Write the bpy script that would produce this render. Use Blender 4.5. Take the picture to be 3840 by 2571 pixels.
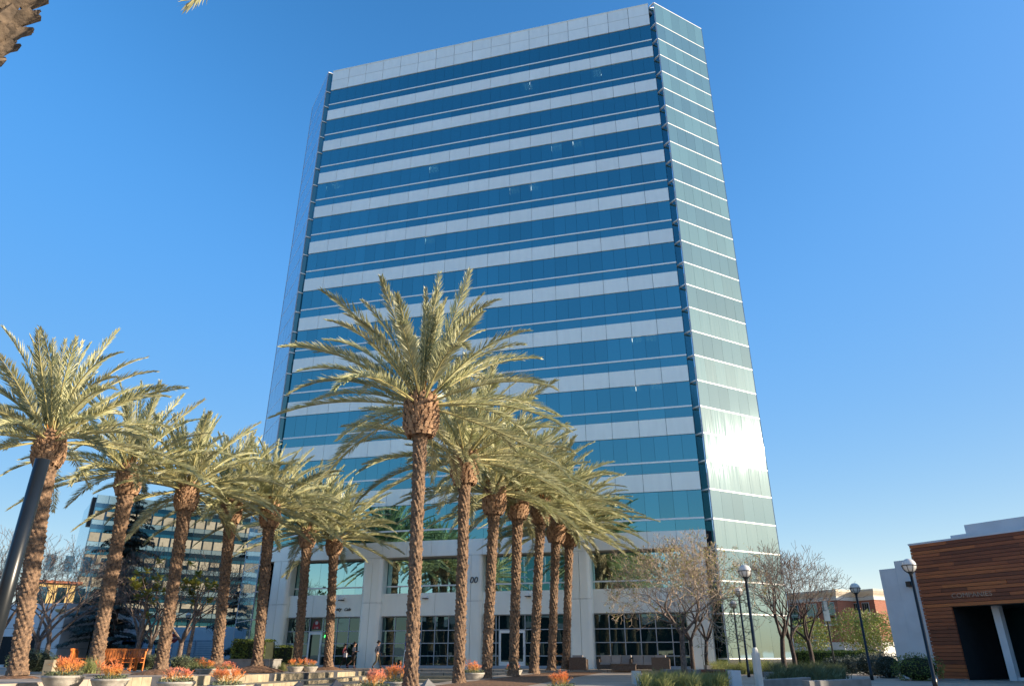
import bpy, math, random
from mathutils import Vector, Matrix
R = math.radians
rnd = random.Random(11)
for o in list(bpy.data.objects):
    bpy.data.objects.remove(o)
sc = bpy.context.scene
col = sc.collection

# ------------------------------------------------------------------ camera
FPX, PITCH, EYE = 2631.755, 0.4193, 0.9
cam = bpy.data.cameras.new('camera')
cam.sensor_width = 36.0
cam.lens = 36.0 * FPX / 3840
cam.clip_start = 0.1
cam.clip_end = 3000
camo = bpy.data.objects.new('camera', cam)
col.objects.link(camo)
camo.location = (0, 0, EYE)
camo.rotation_euler = (math.pi / 2 + PITCH, 0, 0)
sc.camera = camo

# ------------------------------------------------------------------ sky, sun, exposure
SUN_HEAD, SUN_EL = R(100.2), R(14.8)
SKY_POW, SKY_K, SKY_GAIN = 1.95, 6.0, .415
w = bpy.data.worlds.new('World')
sc.world = w
w.use_nodes = True
nt = w.node_tree
nt.nodes.clear()
sky = nt.nodes.new('ShaderNodeTexSky')
sky.sky_type = 'NISHITA'
sky.sun_disc = False
sky.sun_elevation = SUN_EL
sky.sun_rotation = SUN_HEAD
sky.altitude = 0
sky.air_density = 1.0
sky.dust_density = 0.6
sky.ozone_density = 3.0
# the photograph is developed with more contrast and a soft shoulder: one even curve over the whole sky
sep = nt.nodes.new('ShaderNodeSeparateColor'); sep.mode = 'HSV'
cmb = nt.nodes.new('ShaderNodeCombineColor'); cmb.mode = 'HSV'
def mth(op, a_=None, b_=None):
    n_ = nt.nodes.new('ShaderNodeMath'); n_.operation = op
    for i_, v_ in enumerate((a_, b_)):
        if v_ is None: continue
        if isinstance(v_, (int, float)): n_.inputs[i_].default_value = v_
        else: nt.links.new(v_, n_.inputs[i_])
    return n_.outputs[0]
nt.links.new(sky.outputs[0], sep.inputs[0])
vp = mth('POWER', sep.outputs[2], SKY_POW)
vv = mth('MULTIPLY', mth('DIVIDE', vp, mth('ADD', mth('DIVIDE', vp, SKY_K), 1.0)), SKY_GAIN)
sm = nt.nodes.new('ShaderNodeMath'); sm.operation = 'SMOOTH_MIN'; sm.inputs[1].default_value = 1.24; sm.inputs[2].default_value = .45
nt.links.new(vv, sm.inputs[0]); vv = sm.outputs[0]
ss = mth('MINIMUM', mth('MULTIPLY', mth('POWER', sep.outputs[1], 1.7), 1.54), .94)
nt.links.new(sep.outputs[0], cmb.inputs[0]); nt.links.new(ss, cmb.inputs[1]); nt.links.new(vv, cmb.inputs[2])
bg = nt.nodes.new('ShaderNodeBackground')
bg.inputs['Strength'].default_value = 0.15
wo = nt.nodes.new('ShaderNodeOutputWorld')
nt.links.new(cmb.outputs[0], bg.inputs[0])
nt.links.new(bg.outputs[0], wo.inputs[0])
sl = bpy.data.lights.new('sun', 'SUN')
sl.energy = 2.0
sl.angle = R(0.53)
sl.color = (1.0, 0.83, 0.62)
slo = bpy.data.objects.new('sun', sl)
col.objects.link(slo)
SUNV = Vector((math.sin(SUN_HEAD) * math.cos(SUN_EL), math.cos(SUN_HEAD) * math.cos(SUN_EL), math.sin(SUN_EL)))
slo.rotation_euler = (-SUNV).to_track_quat('-Z', 'Y').to_euler()
slo.location = (40, -10, 60)
vs = sc.view_settings
vs.view_transform = 'Standard'
vs.look = 'None'
vs.exposure = 2.32
vs.gamma = 1.0
vs.use_curve_mapping = False

# ------------------------------------------------------------------ helpers
CP, SP = math.cos(PITCH), math.sin(PITCH)
def ray(px, py):
    u = (px - 1920) / FPX
    v = (1285.5 - py) / FPX
    return (u, CP - v * SP, SP + v * CP)
def at(px, py, Y):
    r = ray(px, py)
    k = Y / r[1]
    return Vector((r[0] * k, Y, r[2] * k + EYE))

class MB:
    def __init__(s):
        s.v = []; s.f = []; s.m = []
    def poly(s, pts, mi=0):
        b = len(s.v)
        s.v += [tuple(p) for p in pts]
        s.f.append(tuple(range(b, b + len(pts))))
        s.m.append(mi)
    def box(s, x0, x1, y0, y1, z0, z1, mi=0):
        b = len(s.v)
        s.v += [(x, y, z) for z in (z0, z1) for y in (y0, y1) for x in (x0, x1)]
        for f in ((0, 2, 3, 1), (4, 5, 7, 6), (0, 1, 5, 4), (2, 6, 7, 3), (0, 4, 6, 2), (1, 3, 7, 5)):
            s.f.append(tuple(b + i for i in f)); s.m.append(mi)
    def obox(s, c, ax, ay, az, mi=0):
        c = Vector(c); b = len(s.v)
        for k in (-1, 1):
            for j in (-1, 1):
                for i in (-1, 1):
                    s.v.append(tuple(c + i * Vector(ax) + j * Vector(ay) + k * Vector(az)))
        for f in ((0, 2, 3, 1), (4, 5, 7, 6), (0, 1, 5, 4), (2, 6, 7, 3), (0, 4, 6, 2), (1, 3, 7, 5)):
            s.f.append(tuple(b + i for i in f)); s.m.append(mi)
    def bar(s, a, b, wd, ht=None, mi=0):
        a = Vector(a); b = Vector(b); d = (b - a)
        L = d.length
        if L < 1e-6: return
        d /= L
        up = Vector((0, 0, 1)) if abs(d.z) < .95 else Vector((0, 1, 0))
        x = d.cross(up).normalized(); u = x.cross(d)
        s.obox((a + b) / 2, d * L / 2, x * wd / 2, u * (ht or wd) / 2, mi)
    def tube(s, pts, rad, n=6, mi=0, cap=True):
        pts = [Vector(p) for p in pts]
        rings = []
        ref = Vector((0.13, 0.31, 0.94)).normalized()
        for i, p in enumerate(pts):
            d = (pts[min(i + 1, len(pts) - 1)] - pts[max(i - 1, 0)])
            d = d.normalized() if d.length > 0 else Vector((0, 0, 1))
            x = d.cross(ref)
            if x.length < .05: x = d.cross(Vector((1, 0, 0)))
            x.normalize(); y = d.cross(x)
            r = rad[i] if hasattr(rad, '__len__') else rad
            b = len(s.v)
            s.v += [tuple(p + r * (math.cos(2 * math.pi * k / n) * x + math.sin(2 * math.pi * k / n) * y)) for k in range(n)]
            rings.append(b)
        for i in range(len(rings) - 1):
            a, b = rings[i], rings[i + 1]
            for k in range(n):
                k2 = (k + 1) % n
                s.f.append((a + k, a + k2, b + k2, b + k)); s.m.append(mi)
        if cap:
            s.f.append(tuple(rings[0] + k for k in reversed(range(n)))); s.m.append(mi)
            s.f.append(tuple(rings[-1] + k for k in range(n))); s.m.append(mi)
    def lathe(s, prof, n=24, c=(0, 0, 0), mi=0):
        rings = []
        for r, z in prof:
            b = len(s.v)
            s.v += [(c[0] + r * math.cos(2 * math.pi * k / n), c[1] + r * math.sin(2 * math.pi * k / n), c[2] + z) for k in range(n)]
            rings.append(b)
        for i in range(len(rings) - 1):
            a, b = rings[i], rings[i + 1]
            for k in range(n):
                k2 = (k + 1) % n
                s.f.append((a + k, a + k2, b + k2, b + k)); s.m.append(mi)
        s.f.append(tuple(rings[0] + k for k in reversed(range(n)))); s.m.append(mi)
        s.f.append(tuple(rings[-1] + k for k in range(n))); s.m.append(mi)
    def prism(s, poly, z0, z1, mi=0):
        n = len(poly); b = len(s.v)
        s.v += [(p[0], p[1], z0) for p in poly] + [(p[0], p[1], z1) for p in poly]
        s.f.append(tuple(b + k for k in reversed(range(n)))); s.m.append(mi)
        s.f.append(tuple(b + n + k for k in range(n))); s.m.append(mi)
        for k in range(n):
            k2 = (k + 1) % n
            s.f.append((b + k, b + k2, b + n + k2, b + n + k)); s.m.append(mi)
    def mesh(s, name, mats, smooth=False):
        me = bpy.data.meshes.new(name)
        me.from_pydata(s.v, [], s.f)
        if not isinstance(mats, (list, tuple)): mats = [mats]
        for m in mats: me.materials.append(m)
        if len(mats) > 1: me.polygons.foreach_set('material_index', s.m)
        if smooth: me.polygons.foreach_set('use_smooth', [True] * len(me.polygons))
        me.update()
        return me
    def build(s, name, mats, parent=None, loc=(0, 0, 0), smooth=False):
        return put(name, s.mesh(name, mats, smooth), parent, loc)

def put(name, me, parent=None, loc=(0, 0, 0), rot=(0, 0, 0), scale=(1, 1, 1)):
    o = bpy.data.objects.new(name, me)
    col.objects.link(o)
    o.location = loc; o.rotation_euler = rot; o.scale = scale
    if parent: o.parent = parent
    return o
def tag(o, label, cat, group=None):
    o['label'] = label; o['category'] = cat
    if group: o['group'] = group
    return o
def struct(o):
    o['kind'] = 'structure'; return o
def stuff(o):
    o['kind'] = 'stuff'; return o
def empty(name, loc=(0, 0, 0), rz=0.0):
    o = put(name, None, None, loc, (0, 0, rz))
    o.empty_display_size = .2
    return o
def copy_tree(o, parent=None):
    c = o.copy(); col.objects.link(c); c.parent = parent
    for ch in o.children: copy_tree(ch, c)
    return c
def text_mesh(s, size, mat, depth=.02, shear=0, align='CENTER'):
    cu = bpy.data.curves.new('lettering', 'FONT')
    cu.body = s; cu.size = size; cu.extrude = depth; cu.shear = shear
    cu.align_x = align; cu.align_y = 'CENTER'; cu.resolution_u = 3
    t = bpy.data.objects.new('lettering', cu); col.objects.link(t)
    dg = bpy.context.evaluated_depsgraph_get()
    me = bpy.data.meshes.new_from_object(t.evaluated_get(dg))
    bpy.data.objects.remove(t)
    me.materials.clear(); me.materials.append(mat)
    return me

# ------------------------------------------------------------------ materials
def nodes(name):
    m = bpy.data.materials.new(name); m.use_nodes = True
    t = m.node_tree
    b = t.nodes['Principled BSDF']
    return m, t, b
def M(name, c, rough=.6, metal=0.0, var=.15, scale=3.0, bump=0.0, bscale=20.0, spec=.5, rand=0.0, c2=None, stretch=None, trans=0.0, coat=0.0):
    """colour c varied by noise towards c2 (or darker), optional bump, optional per-object random value"""
    m, t, b = nodes(name)
    L = t.links.new
    tc = t.nodes.new('ShaderNodeTexCoord')
    src = tc.outputs['Object']
    if stretch:
        mp = t.nodes.new('ShaderNodeMapping'); mp.inputs['Scale'].default_value = stretch
        L(src, mp.inputs['Vector']); src = mp.outputs[0]
    n = t.nodes.new('ShaderNodeTexNoise'); n.inputs['Scale'].default_value = scale; n.inputs['Detail'].default_value = 5
    if rand:
        oi = t.nodes.new('ShaderNodeObjectInfo')
        ad = t.nodes.new('ShaderNodeVectorMath'); ad.operation = 'MULTIPLY_ADD'
        cx = t.nodes.new('ShaderNodeCombineXYZ')
        L(oi.outputs['Random'], cx.inputs[0]); L(oi.outputs['Random'], cx.inputs[1])
        ad.inputs[1].default_value = (37, 53, 11)
        L(cx.outputs[0], ad.inputs[0]); L(src, ad.inputs[2]); src = ad.outputs[0]
    L(src, n.inputs['Vector'])
    cr = t.nodes.new('ShaderNodeMixRGB')
    d = c2 if c2 else tuple(x * (1 - 2 * var) for x in c)
    u = c if c2 else tuple(min(1, x * (1 + var)) for x in c)
    cr.inputs[1].default_value = (*d, 1); cr.inputs[2].default_value = (*u, 1)
    mr = t.nodes.new('ShaderNodeMapRange'); mr.inputs[1].default_value = .32; mr.inputs[2].default_value = .68
    L(n.outputs['Fac'], mr.inputs[0]); L(mr.outputs[0], cr.inputs[0])
    out = cr.outputs[0]
    if rand:
        h = t.nodes.new('ShaderNodeHueSaturation')
        mv = t.nodes.new('ShaderNodeMapRange'); mv.inputs[3].default_value = 1 - rand; mv.inputs[4].default_value = 1 + rand
        L(oi.outputs['Random'], mv.inputs[0]); L(mv.outputs[0], h.inputs['Value']); L(out, h.inputs['Color']); out = h.outputs[0]
    L(out, b.inputs['Base Color'])
    b.inputs['Roughness'].default_value = rough
    b.inputs['Metallic'].default_value = metal
    b.inputs['Specular IOR Level'].default_value = spec
    b.inputs['Coat Weight'].default_value = coat
    if bump:
        nb = t.nodes.new('ShaderNodeTexNoise'); nb.inputs['Scale'].default_value = bscale; nb.inputs['Detail'].default_value = 6
        L(src, nb.inputs['Vector'])
        bp = t.nodes.new('ShaderNodeBump'); bp.inputs['Strength'].default_value = bump; bp.inputs['Distance'].default_value = .05
        L(nb.outputs['Fac'], bp.inputs['Height']); L(bp.outputs[0], b.inputs['Normal'])
    if trans:
        tr = t.nodes.new('ShaderNodeBsdfTranslucent'); L(out, tr.inputs['Color'])
        mx = t.nodes.new('ShaderNodeMixShader'); mx.inputs[0].default_value = trans
        o = t.nodes['Material Output']
        L(b.outputs[0], mx.inputs[1]); L(tr.outputs[0], mx.inputs[2]); L(mx.outputs[0], o.inputs['Surface'])
    return m

def mirror_glass(name, tint, body, refl=.8, clear=.08, rough=.02, wav=0.0, wscale=(1, 1, 1), rand=.06):
    """solar-control glass: tinted sky reflection over a dim coloured body, a little clear"""
    m, t, b = nodes(name)
    L = t.links.new
    o = t.nodes['Material Output']
    t.nodes.remove(b)
    oi = t.nodes.new('ShaderNodeObjectInfo')
    h = t.nodes.new('ShaderNodeHueSaturation'); h.inputs['Color'].default_value = (*tint, 1)
    mv = t.nodes.new('ShaderNodeMapRange'); mv.inputs[3].default_value = 1 - rand; mv.inputs[4].default_value = 1 + rand
    L(oi.outputs['Random'], mv.inputs[0]); L(mv.outputs[0], h.inputs['Value'])
    g = t.nodes.new('ShaderNodeBsdfGlossy'); g.inputs['Roughness'].default_value = rough
    L(h.outputs[0], g.inputs['Color'])
    d = t.nodes.new('ShaderNodeBsdfDiffuse'); d.inputs['Color'].default_value = (*body, 1)
    lw = t.nodes.new('ShaderNodeFresnel'); lw.inputs['IOR'].default_value = 1.5
    mr = t.nodes.new('ShaderNodeMapRange'); mr.inputs[3].default_value = refl; mr.inputs[4].default_value = 1.0
    L(lw.outputs[0], mr.inputs[0])
    g2 = t.nodes.new('ShaderNodeBsdfGlossy'); g2.inputs['Roughness'].default_value = rough
    g2.inputs['Color'].default_value = (.9, .95, 1, 1)
    m0 = t.nodes.new('ShaderNodeMixShader')
    L(mr.outputs[0], m0.inputs[0]); L(d.outputs[0], m0.inputs[1]); L(g.outputs[0], m0.inputs[2])
    m1 = t.nodes.new('ShaderNodeMixShader')
    L(lw.outputs[0], m1.inputs[0]); L(m0.outputs[0], m1.inputs[1]); L(g2.outputs[0], m1.inputs[2])
    last = m1
    if clear:
        tp = t.nodes.new('ShaderNodeBsdfTransparent'); tp.inputs['Color'].default_value = (.6, .9, .9, 1)
        m2 = t.nodes.new('ShaderNodeMixShader'); m2.inputs[0].default_value = clear
        L(last.outputs[0], m2.inputs[1]); L(tp.outputs[0], m2.inputs[2]); last = m2
    if wav:
        tc = t.nodes.new('ShaderNodeTexCoord')
        mp = t.nodes.new('ShaderNodeMapping'); mp.inputs['Scale'].default_value = wscale
        L(tc.outputs['Object'], mp.inputs['Vector'])
        cx = t.nodes.new('ShaderNodeVectorMath'); cx.operation = 'ADD'
        L(mp.outputs[0], cx.inputs[0])
        sc_ = t.nodes.new('ShaderNodeMath'); sc_.operation = 'MULTIPLY'; sc_.inputs[1].default_value = 40
        L(oi.outputs['Random'], sc_.inputs[0]); L(sc_.outputs[0], cx.inputs[1])
        n = t.nodes.new('ShaderNodeTexNoise'); n.inputs['Scale'].default_value = 1.0; n.inputs['Detail'].default_value = 1
        L(cx.outputs[0], n.inputs['Vector'])
        bp = t.nodes.new('ShaderNodeBump'); bp.inputs['Strength'].default_value = wav; bp.inputs['Distance'].default_value = .1
        L(n.outputs['Fac'], bp.inputs['Height'])
        for q in (g, g2): L(bp.outputs[0], q.inputs['Normal'])
    L(last.outputs[0], o.inputs['Surface'])
    return m
def side_glass(name, body, tint, w_sharp, w_broad, wav, wscale):
    m, t, b = nodes(name)
    L = t.links.new
    o = t.nodes['Material Output']; t.nodes.remove(b)
    oi = t.nodes.new('ShaderNodeObjectInfo')
    h = t.nodes.new('ShaderNodeHueSaturation'); h.inputs['Color'].default_value = (*body, 1)
    mv = t.nodes.new('ShaderNodeMapRange'); mv.inputs[3].default_value = .88; mv.inputs[4].default_value = 1.12
    L(oi.outputs['Random'], mv.inputs[0]); L(mv.outputs[0], h.inputs['Value'])
    d = t.nodes.new('ShaderNodeBsdfDiffuse'); L(h.outputs[0], d.inputs['Color'])
    a = t.nodes.new('ShaderNodeBsdfGlossy'); a.inputs['Roughness'].default_value = .03; a.inputs['Color'].default_value = (*tint, 1)
    c = t.nodes.new('ShaderNodeBsdfGlossy'); c.inputs['Roughness'].default_value = .40; c.inputs['Color'].default_value = (.95, 1, .95, 1)
    f = t.nodes.new('ShaderNodeBsdfGlossy'); f.inputs['Roughness'].default_value = .04; f.inputs['Color'].default_value = (.9, .93, 1, 1)
    x = t.nodes.new('ShaderNodeMixShader'); x.inputs[0].default_value = w_sharp
    L(d.outputs[0], x.inputs[1]); L(a.outputs[0], x.inputs[2])
    y = t.nodes.new('ShaderNodeMixShader'); y.inputs[0].default_value = w_broad
    L(x.outputs[0], y.inputs[1]); L(c.outputs[0], y.inputs[2])
    lw = t.nodes.new('ShaderNodeLayerWeight'); lw.inputs['Blend'].default_value = .5
    mr = t.nodes.new('ShaderNodeMapRange'); mr.inputs[1].default_value = .62; mr.inputs[2].default_value = .95; mr.inputs[3].default_value = 0; mr.inputs[4].default_value = .9
    L(lw.outputs['Facing'], mr.inputs[0])
    z = t.nodes.new('ShaderNodeMixShader'); L(mr.outputs[0], z.inputs[0]); L(y.outputs[0], z.inputs[1]); L(f.outputs[0], z.inputs[2])
    tc = t.nodes.new('ShaderNodeTexCoord'); mp = t.nodes.new('ShaderNodeMapping'); mp.inputs['Scale'].default_value = wscale
    L(tc.outputs['Object'], mp.inputs['Vector'])
    cx = t.nodes.new('ShaderNodeVectorMath'); cx.operation = 'ADD'; L(mp.outputs[0], cx.inputs[0])
    s_ = t.nodes.new('ShaderNodeMath'); s_.operation = 'MULTIPLY'; s_.inputs[1].default_value = 40
    L(oi.outputs['Random'], s_.inputs[0]); L(s_.outputs[0], cx.inputs[1])
    n = t.nodes.new('ShaderNodeTexNoise'); n.inputs['Scale'].default_value = 1; n.inputs['Detail'].default_value = 2; L(cx.outputs[0], n.inputs['Vector'])
    bp = t.nodes.new('ShaderNodeBump'); bp.inputs['Strength'].default_value = wav; bp.inputs['Distance'].default_value = .1; L(n.outputs['Fac'], bp.inputs['Height'])
    for q in (a, c): L(bp.outputs[0], q.inputs['Normal'])
    L(z.outputs[0], o.inputs['Surface'])
    return m
def emit(name, c, s):
    m, t, b = nodes(name)
    b.inputs['Base Color'].default_value = (*c, 1)
    b.inputs['Emission Color'].default_value = (*c, 1)
    b.inputs['Emission Strength'].default_value = s
    return m

MAT = {}
MAT['panel'] = M('white metal panel', (.95, .955, .88), .45, metal=.2, var=.02, scale=1.2, rand=.025, spec=.5, stretch=(2.2, 2.2, .5))
MAT['soffit'] = M('soffit', (.42, .38, .33), .8, var=.05)
MAT['joint'] = M('dark joint', (.03, .035, .04), .8)
MAT['rail'] = M('white rail', (.95, .95, .93), .35, var=.02)
MAT['glass'] = mirror_glass('tower glass', (.14, .375, .395), (.003, .022, .035), .88, .08, .015, .02, (.5, .5, .3), .085)
MAT['glass_low'] = mirror_glass('podium glass', (.35, .60, .60), (.01, .03, .035), .9, .0, .01, .05, (.5, .5, .4), .04)
MAT['sideglass'] = side_glass('side glass', (.072, .150, .178), (.64, .83, .88), .30, .005, .03, (2.6, 2.6, .25))
MAT['sidewavy'] = side_glass('wavy side glass', (.092, .185, .21), (.64, .83, .88), .26, .009, .16, (3.4, 3.4, .22))
MAT['slot'] = mirror_glass('slot glass', (.12, .30, .30), (.004, .018, .018), .6, .0, .05)
MAT['store'] = mirror_glass('storefront glass', (.07, .15, .16), (.006, .030, .034), .45, .0, .01, .04, (.6, .6, .6), .25)
MAT['interior'] = M('dim interior', (.01, .013, .016), .9)
MAT['alu'] = M('aluminium frame', (.42, .46, .52), .4, .3, var=.05)
MAT['black'] = M('black paint', (.012, .013, .016), .45, var=.2)
MAT['darkpole'] = M('dark green-black pole paint', (.010, .014, .018), .32, var=.1, spec=.5)
MAT['globe'] = M('opal globe', (.78, .76, .72), .25, var=.03, trans=.2)
MAT['frond'] = M('palm leaflet', (.63, .61, .38), .42, var=.25, scale=1.2, rand=.28, c2=(.33, .35, .17), trans=.27)
MAT['rachis'] = M('palm rachis', (.40, .36, .16), .5, var=.2)
MAT['fruit'] = M('orange stalk', (.48, .17, .03), .6, var=.2)
MAT['trunk'] = M('palm bark', (.30, .19, .115), .9, var=.35, scale=9, bump=.7, bscale=30, c2=(.075, .05, .036))
MAT['boot'] = M('palm leaf boots', (.46, .29, .17), .9, var=.3, scale=7, bump=.5, bscale=25, c2=(.17, .095, .055))
MAT['soil'] = M('red mulch', (.24, .13, .07), .95, var=.35, scale=8, bump=.8, bscale=30)
MAT['bark'] = M('grey brown bark', (.20, .15, .125), .9, var=.35, scale=8, bump=.4)
MAT['twig'] = M('twig', (.27, .205, .175), .85, var=.3, scale=3)
MAT['darkbark'] = M('dark bark', (.07, .052, .045), .9, var=.3, scale=6, bump=.4)
MAT['yleaf'] = M('yellow green leaf', (.36, .33, .06), .6, var=.35, scale=2, trans=.3, c2=(.24, .26, .06))
MAT['leaf'] = M('mid green leaf', (.26, .31, .06), .55, var=.4, scale=1.5, trans=.25, c2=(.09, .13, .03))
MAT['pinkleaf'] = M('pinkish flower', (.34, .19, .14), .6, var=.3, scale=2, trans=.3)
MAT['hedge'] = M('hedge leaf', (.21, .25, .04), .55, var=.35, scale=2, trans=.2, c2=(.06, .10, .018))
MAT['core'] = M('dark bush core', (.02, .026, .012), .95)  # dark tone of the solid cores inside bushes and hedges
MAT['cedar'] = M('cedar needles', (.085, .12, .10), .7, var=.4, scale=1.2, c2=(.035, .055, .048))
MAT['sage'] = M('sage leaf', (.17, .21, .11), .7, var=.3, scale=3, c2=(.09, .12, .06), trans=.15)
MAT['grass'] = M('grass blade', (.34, .35, .14), .6, var=.3, scale=2, c2=(.20, .24, .08), trans=.3)
MAT['concrete'] = M('concrete', (.25, .24, .225), .85, var=.12, scale=2.5, bump=.15, bscale=40)
MAT['bowl'] = M('cast stone bowl', (.42, .39, .34), .8, var=.15, scale=5, bump=.2, bscale=40)
MAT['coping'] = M('limestone block', (.34, .29, .20), .85, var=.12, scale=4, bump=.15, bscale=40, rand=.08)
MAT['tile'] = M('dark tile', (.05, .055, .07), .4, var=.1)
MAT['white'] = M('white stucco', (.66, .67, .69), .85, var=.04, scale=1.5, bump=.08, bscale=60)
MAT['brick'] = M('red brick', (.34, .125, .075), .9, var=.15, scale=3, c2=(.24, .085, .055), rand=.10)
MAT['cream'] = M('cream stone', (.62, .55, .44), .85, var=.06, scale=2)
MAT['limewash'] = M('white base blocks', (.60, .60, .56), .85, var=.06, scale=2)
MAT['yellow'] = M('yellow stucco', (.52, .37, .15), .9, var=.2, scale=.8)
MAT['tileroof'] = M('terracotta', (.34, .13, .07), .9, var=.2)
MAT['orange'] = M('orange stained wood', (.62, .19, .04), .55, var=.2, scale=6)
MAT['wicker'] = M('brown wicker', (.16, .115, .085), .85, var=.25, scale=25, bump=.4, bscale=60)
MAT['cushion'] = M('taupe cushion', (.40, .36, .33), .9, var=.06)
MAT['redwood'] = M('red stained wood', (.20, .055, .03), .6, var=.3, scale=5)
MAT['blue'] = M('blue paint', (.03, .05, .30), .4, var=.05)
MAT['skin'] = M('skin', (.42, .24, .16), .6, var=.05)
MAT['hair'] = M('dark hair', (.015, .010, .009), .5, var=.2)
MAT['maroon'] = M('maroon knit', (.11, .012, .025), .85, var=.15)
MAT['navy'] = M('navy cloth', (.02, .03, .055), .85, var=.2)
MAT['blackcloth'] = M('black cloth', (.012, .012, .014), .85, var=.2)
MAT['khaki'] = M('khaki cloth', (.10, .085, .055), .85, var=.15)
MAT['redshoe'] = M('red shoe', (.20, .03, .03), .5)
MAT['bagwhite'] = M('pale bag', (.55, .55, .56), .7)

def wood_mat():
    m, t, b = nodes('ipe siding')
    L = t.links.new
    oi = t.nodes.new('ShaderNodeObjectInfo')
    cr = t.nodes.new('ShaderNodeValToRGB')
    e = cr.color_ramp.elements
    e[0].position = 0; e[0].color = (.17, .044, .02, 1)
    e[1].position = 1; e[1].color = (.54, .155, .042, 1)
    for p, c in ((.35, (.28, .072, .028, 1)), (.7, (.39, .105, .037, 1)), (.86, (.45, .125, .038, 1))):
        x = cr.color_ramp.elements.new(p); x.color = c
    L(oi.outputs['Random'], cr.inputs[0])
    tc = t.nodes.new('ShaderNodeTexCoord'); mp = t.nodes.new('ShaderNodeMapping'); mp.inputs['Scale'].default_value = (1.2, 4, 22)
    ad = t.nodes.new('ShaderNodeVectorMath'); ad.operation = 'MULTIPLY_ADD'
    cx = t.nodes.new('ShaderNodeCombineXYZ'); L(oi.outputs['Random'], cx.inputs[0]); L(oi.outputs['Random'], cx.inputs[2])
    ad.inputs[1].default_value = (50, 1, 90); L(cx.outputs[0], ad.inputs[0]); L(tc.outputs['Object'], ad.inputs[2]); L(ad.outputs[0], mp.inputs[0])
    n = t.nodes.new('ShaderNodeTexNoise'); n.inputs['Scale'].default_value = 1.6; n.inputs['Detail'].default_value = 6
    L(mp.outputs[0], n.inputs['Vector'])
    mx = t.nodes.new('ShaderNodeMixRGB'); mx.blend_type = 'MULTIPLY'; mx.inputs[0].default_value = .4
    L(cr.outputs[0], mx.inputs[1])
    r2 = t.nodes.new('ShaderNodeMapRange'); r2.inputs[1].default_value = .3; r2.inputs[2].default_value = .7; r2.inputs[3].default_value = .35; r2.inputs[4].default_value = 1.35
    L(n.outputs['Fac'], r2.inputs[0]); L(r2.outputs[0], mx.inputs[2]); L(mx.outputs[0], b.inputs['Base Color'])
    b.inputs['Roughness'].default_value = .5
    return m
MAT['siding'] = wood_mat()

def paving_mat():
    m, t, b = nodes('plaza paving')
    L = t.links.new
    tc = t.nodes.new('ShaderNodeTexCoord')
    mp = t.nodes.new('ShaderNodeMapping'); mp.inputs['Rotation'].default_value = (0, 0, R(-14.8))
    L(tc.outputs['Object'], mp.inputs[0])
    bk = t.nodes.new('ShaderNodeTexBrick'); bk.offset = 0
    bk.inputs['Scale'].default_value = 1.0; bk.inputs['Brick Width'].default_value = 1.2; bk.inputs['Row Height'].default_value = 1.2
    bk.inputs['Mortar Size'].default_value = .012
    bk.inputs['Color1'].default_value = (.42, .35, .28, 1); bk.inputs['Color2'].default_value = (.37, .31, .25, 1); bk.inputs['Mortar'].default_value = (.12, .10, .085, 1)
    L(mp.outputs[0], bk.inputs['Vector'])
    n = t.nodes.new('ShaderNodeTexNoise'); n.inputs['Scale'].default_value = .7; n.inputs['Detail'].default_value = 8
    L(tc.outputs['Object'], n.inputs['Vector'])
    r2 = t.nodes.new('ShaderNodeMapRange'); r2.inputs[1].default_value = .3; r2.inputs[2].default_value = .7; r2.inputs[3].default_value = .75; r2.inputs[4].default_value = 1.1
    L(n.outputs['Fac'], r2.inputs[0])
    mx = t.nodes.new('ShaderNodeMixRGB'); mx.blend_type = 'MULTIPLY'; mx.inputs[0].default_value = 1
    L(bk.outputs['Color'], mx.inputs[1]); L(r2.outputs[0], mx.inputs[2]); L(mx.outputs[0], b.inputs['Base Color'])
    b.inputs['Roughness'].default_value = .8
    return m
MAT['paving'] = paving_mat()
MAT['greypave'] = M('grey paving', (.30, .30, .30), .85, var=.12, scale=1.2, bump=.1)
MAT['earth'] = M('ground', (.46, .43, .38), .95, var=.2, scale=.3)
MAT['stickplant'] = None
def stick_mat(tip, name):
    m, t, b = nodes(name)
    L = t.links.new
    tc = t.nodes.new('ShaderNodeTexCoord'); sp = t.nodes.new('ShaderNodeSeparateXYZ'); L(tc.outputs['Generated'], sp.inputs[0])
    n = t.nodes.new('ShaderNodeTexNoise'); n.inputs['Scale'].default_value = 4
    L(tc.outputs['Object'], n.inputs['Vector'])
    ad = t.nodes.new('ShaderNodeMath'); ad.operation = 'MULTIPLY_ADD'; ad.inputs[1].default_value = .7
    L(n.outputs['Fac'], ad.inputs[0]); L(sp.outputs[2], ad.inputs[2])
    cr = t.nodes.new('ShaderNodeValToRGB')
    e = cr.color_ramp.elements
    e[0].position = .40; e[0].color = (.26, .27, .06, 1)
    e[1].position = 1.05; e[1].color = (*tip, 1)
    x = e.new(.66); x.color = (.62, .33, .08, 1)
    L(ad.outputs[0], cr.inputs[0]); L(cr.outputs[0], b.inputs['Base Color'])
    b.inputs['Roughness'].default_value = .5
    return m
MAT['fire'] = stick_mat((.80, .25, .08), 'firestick orange')
MAT['firepink'] = stick_mat((.80, .27, .16), 'firestick coral')

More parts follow.
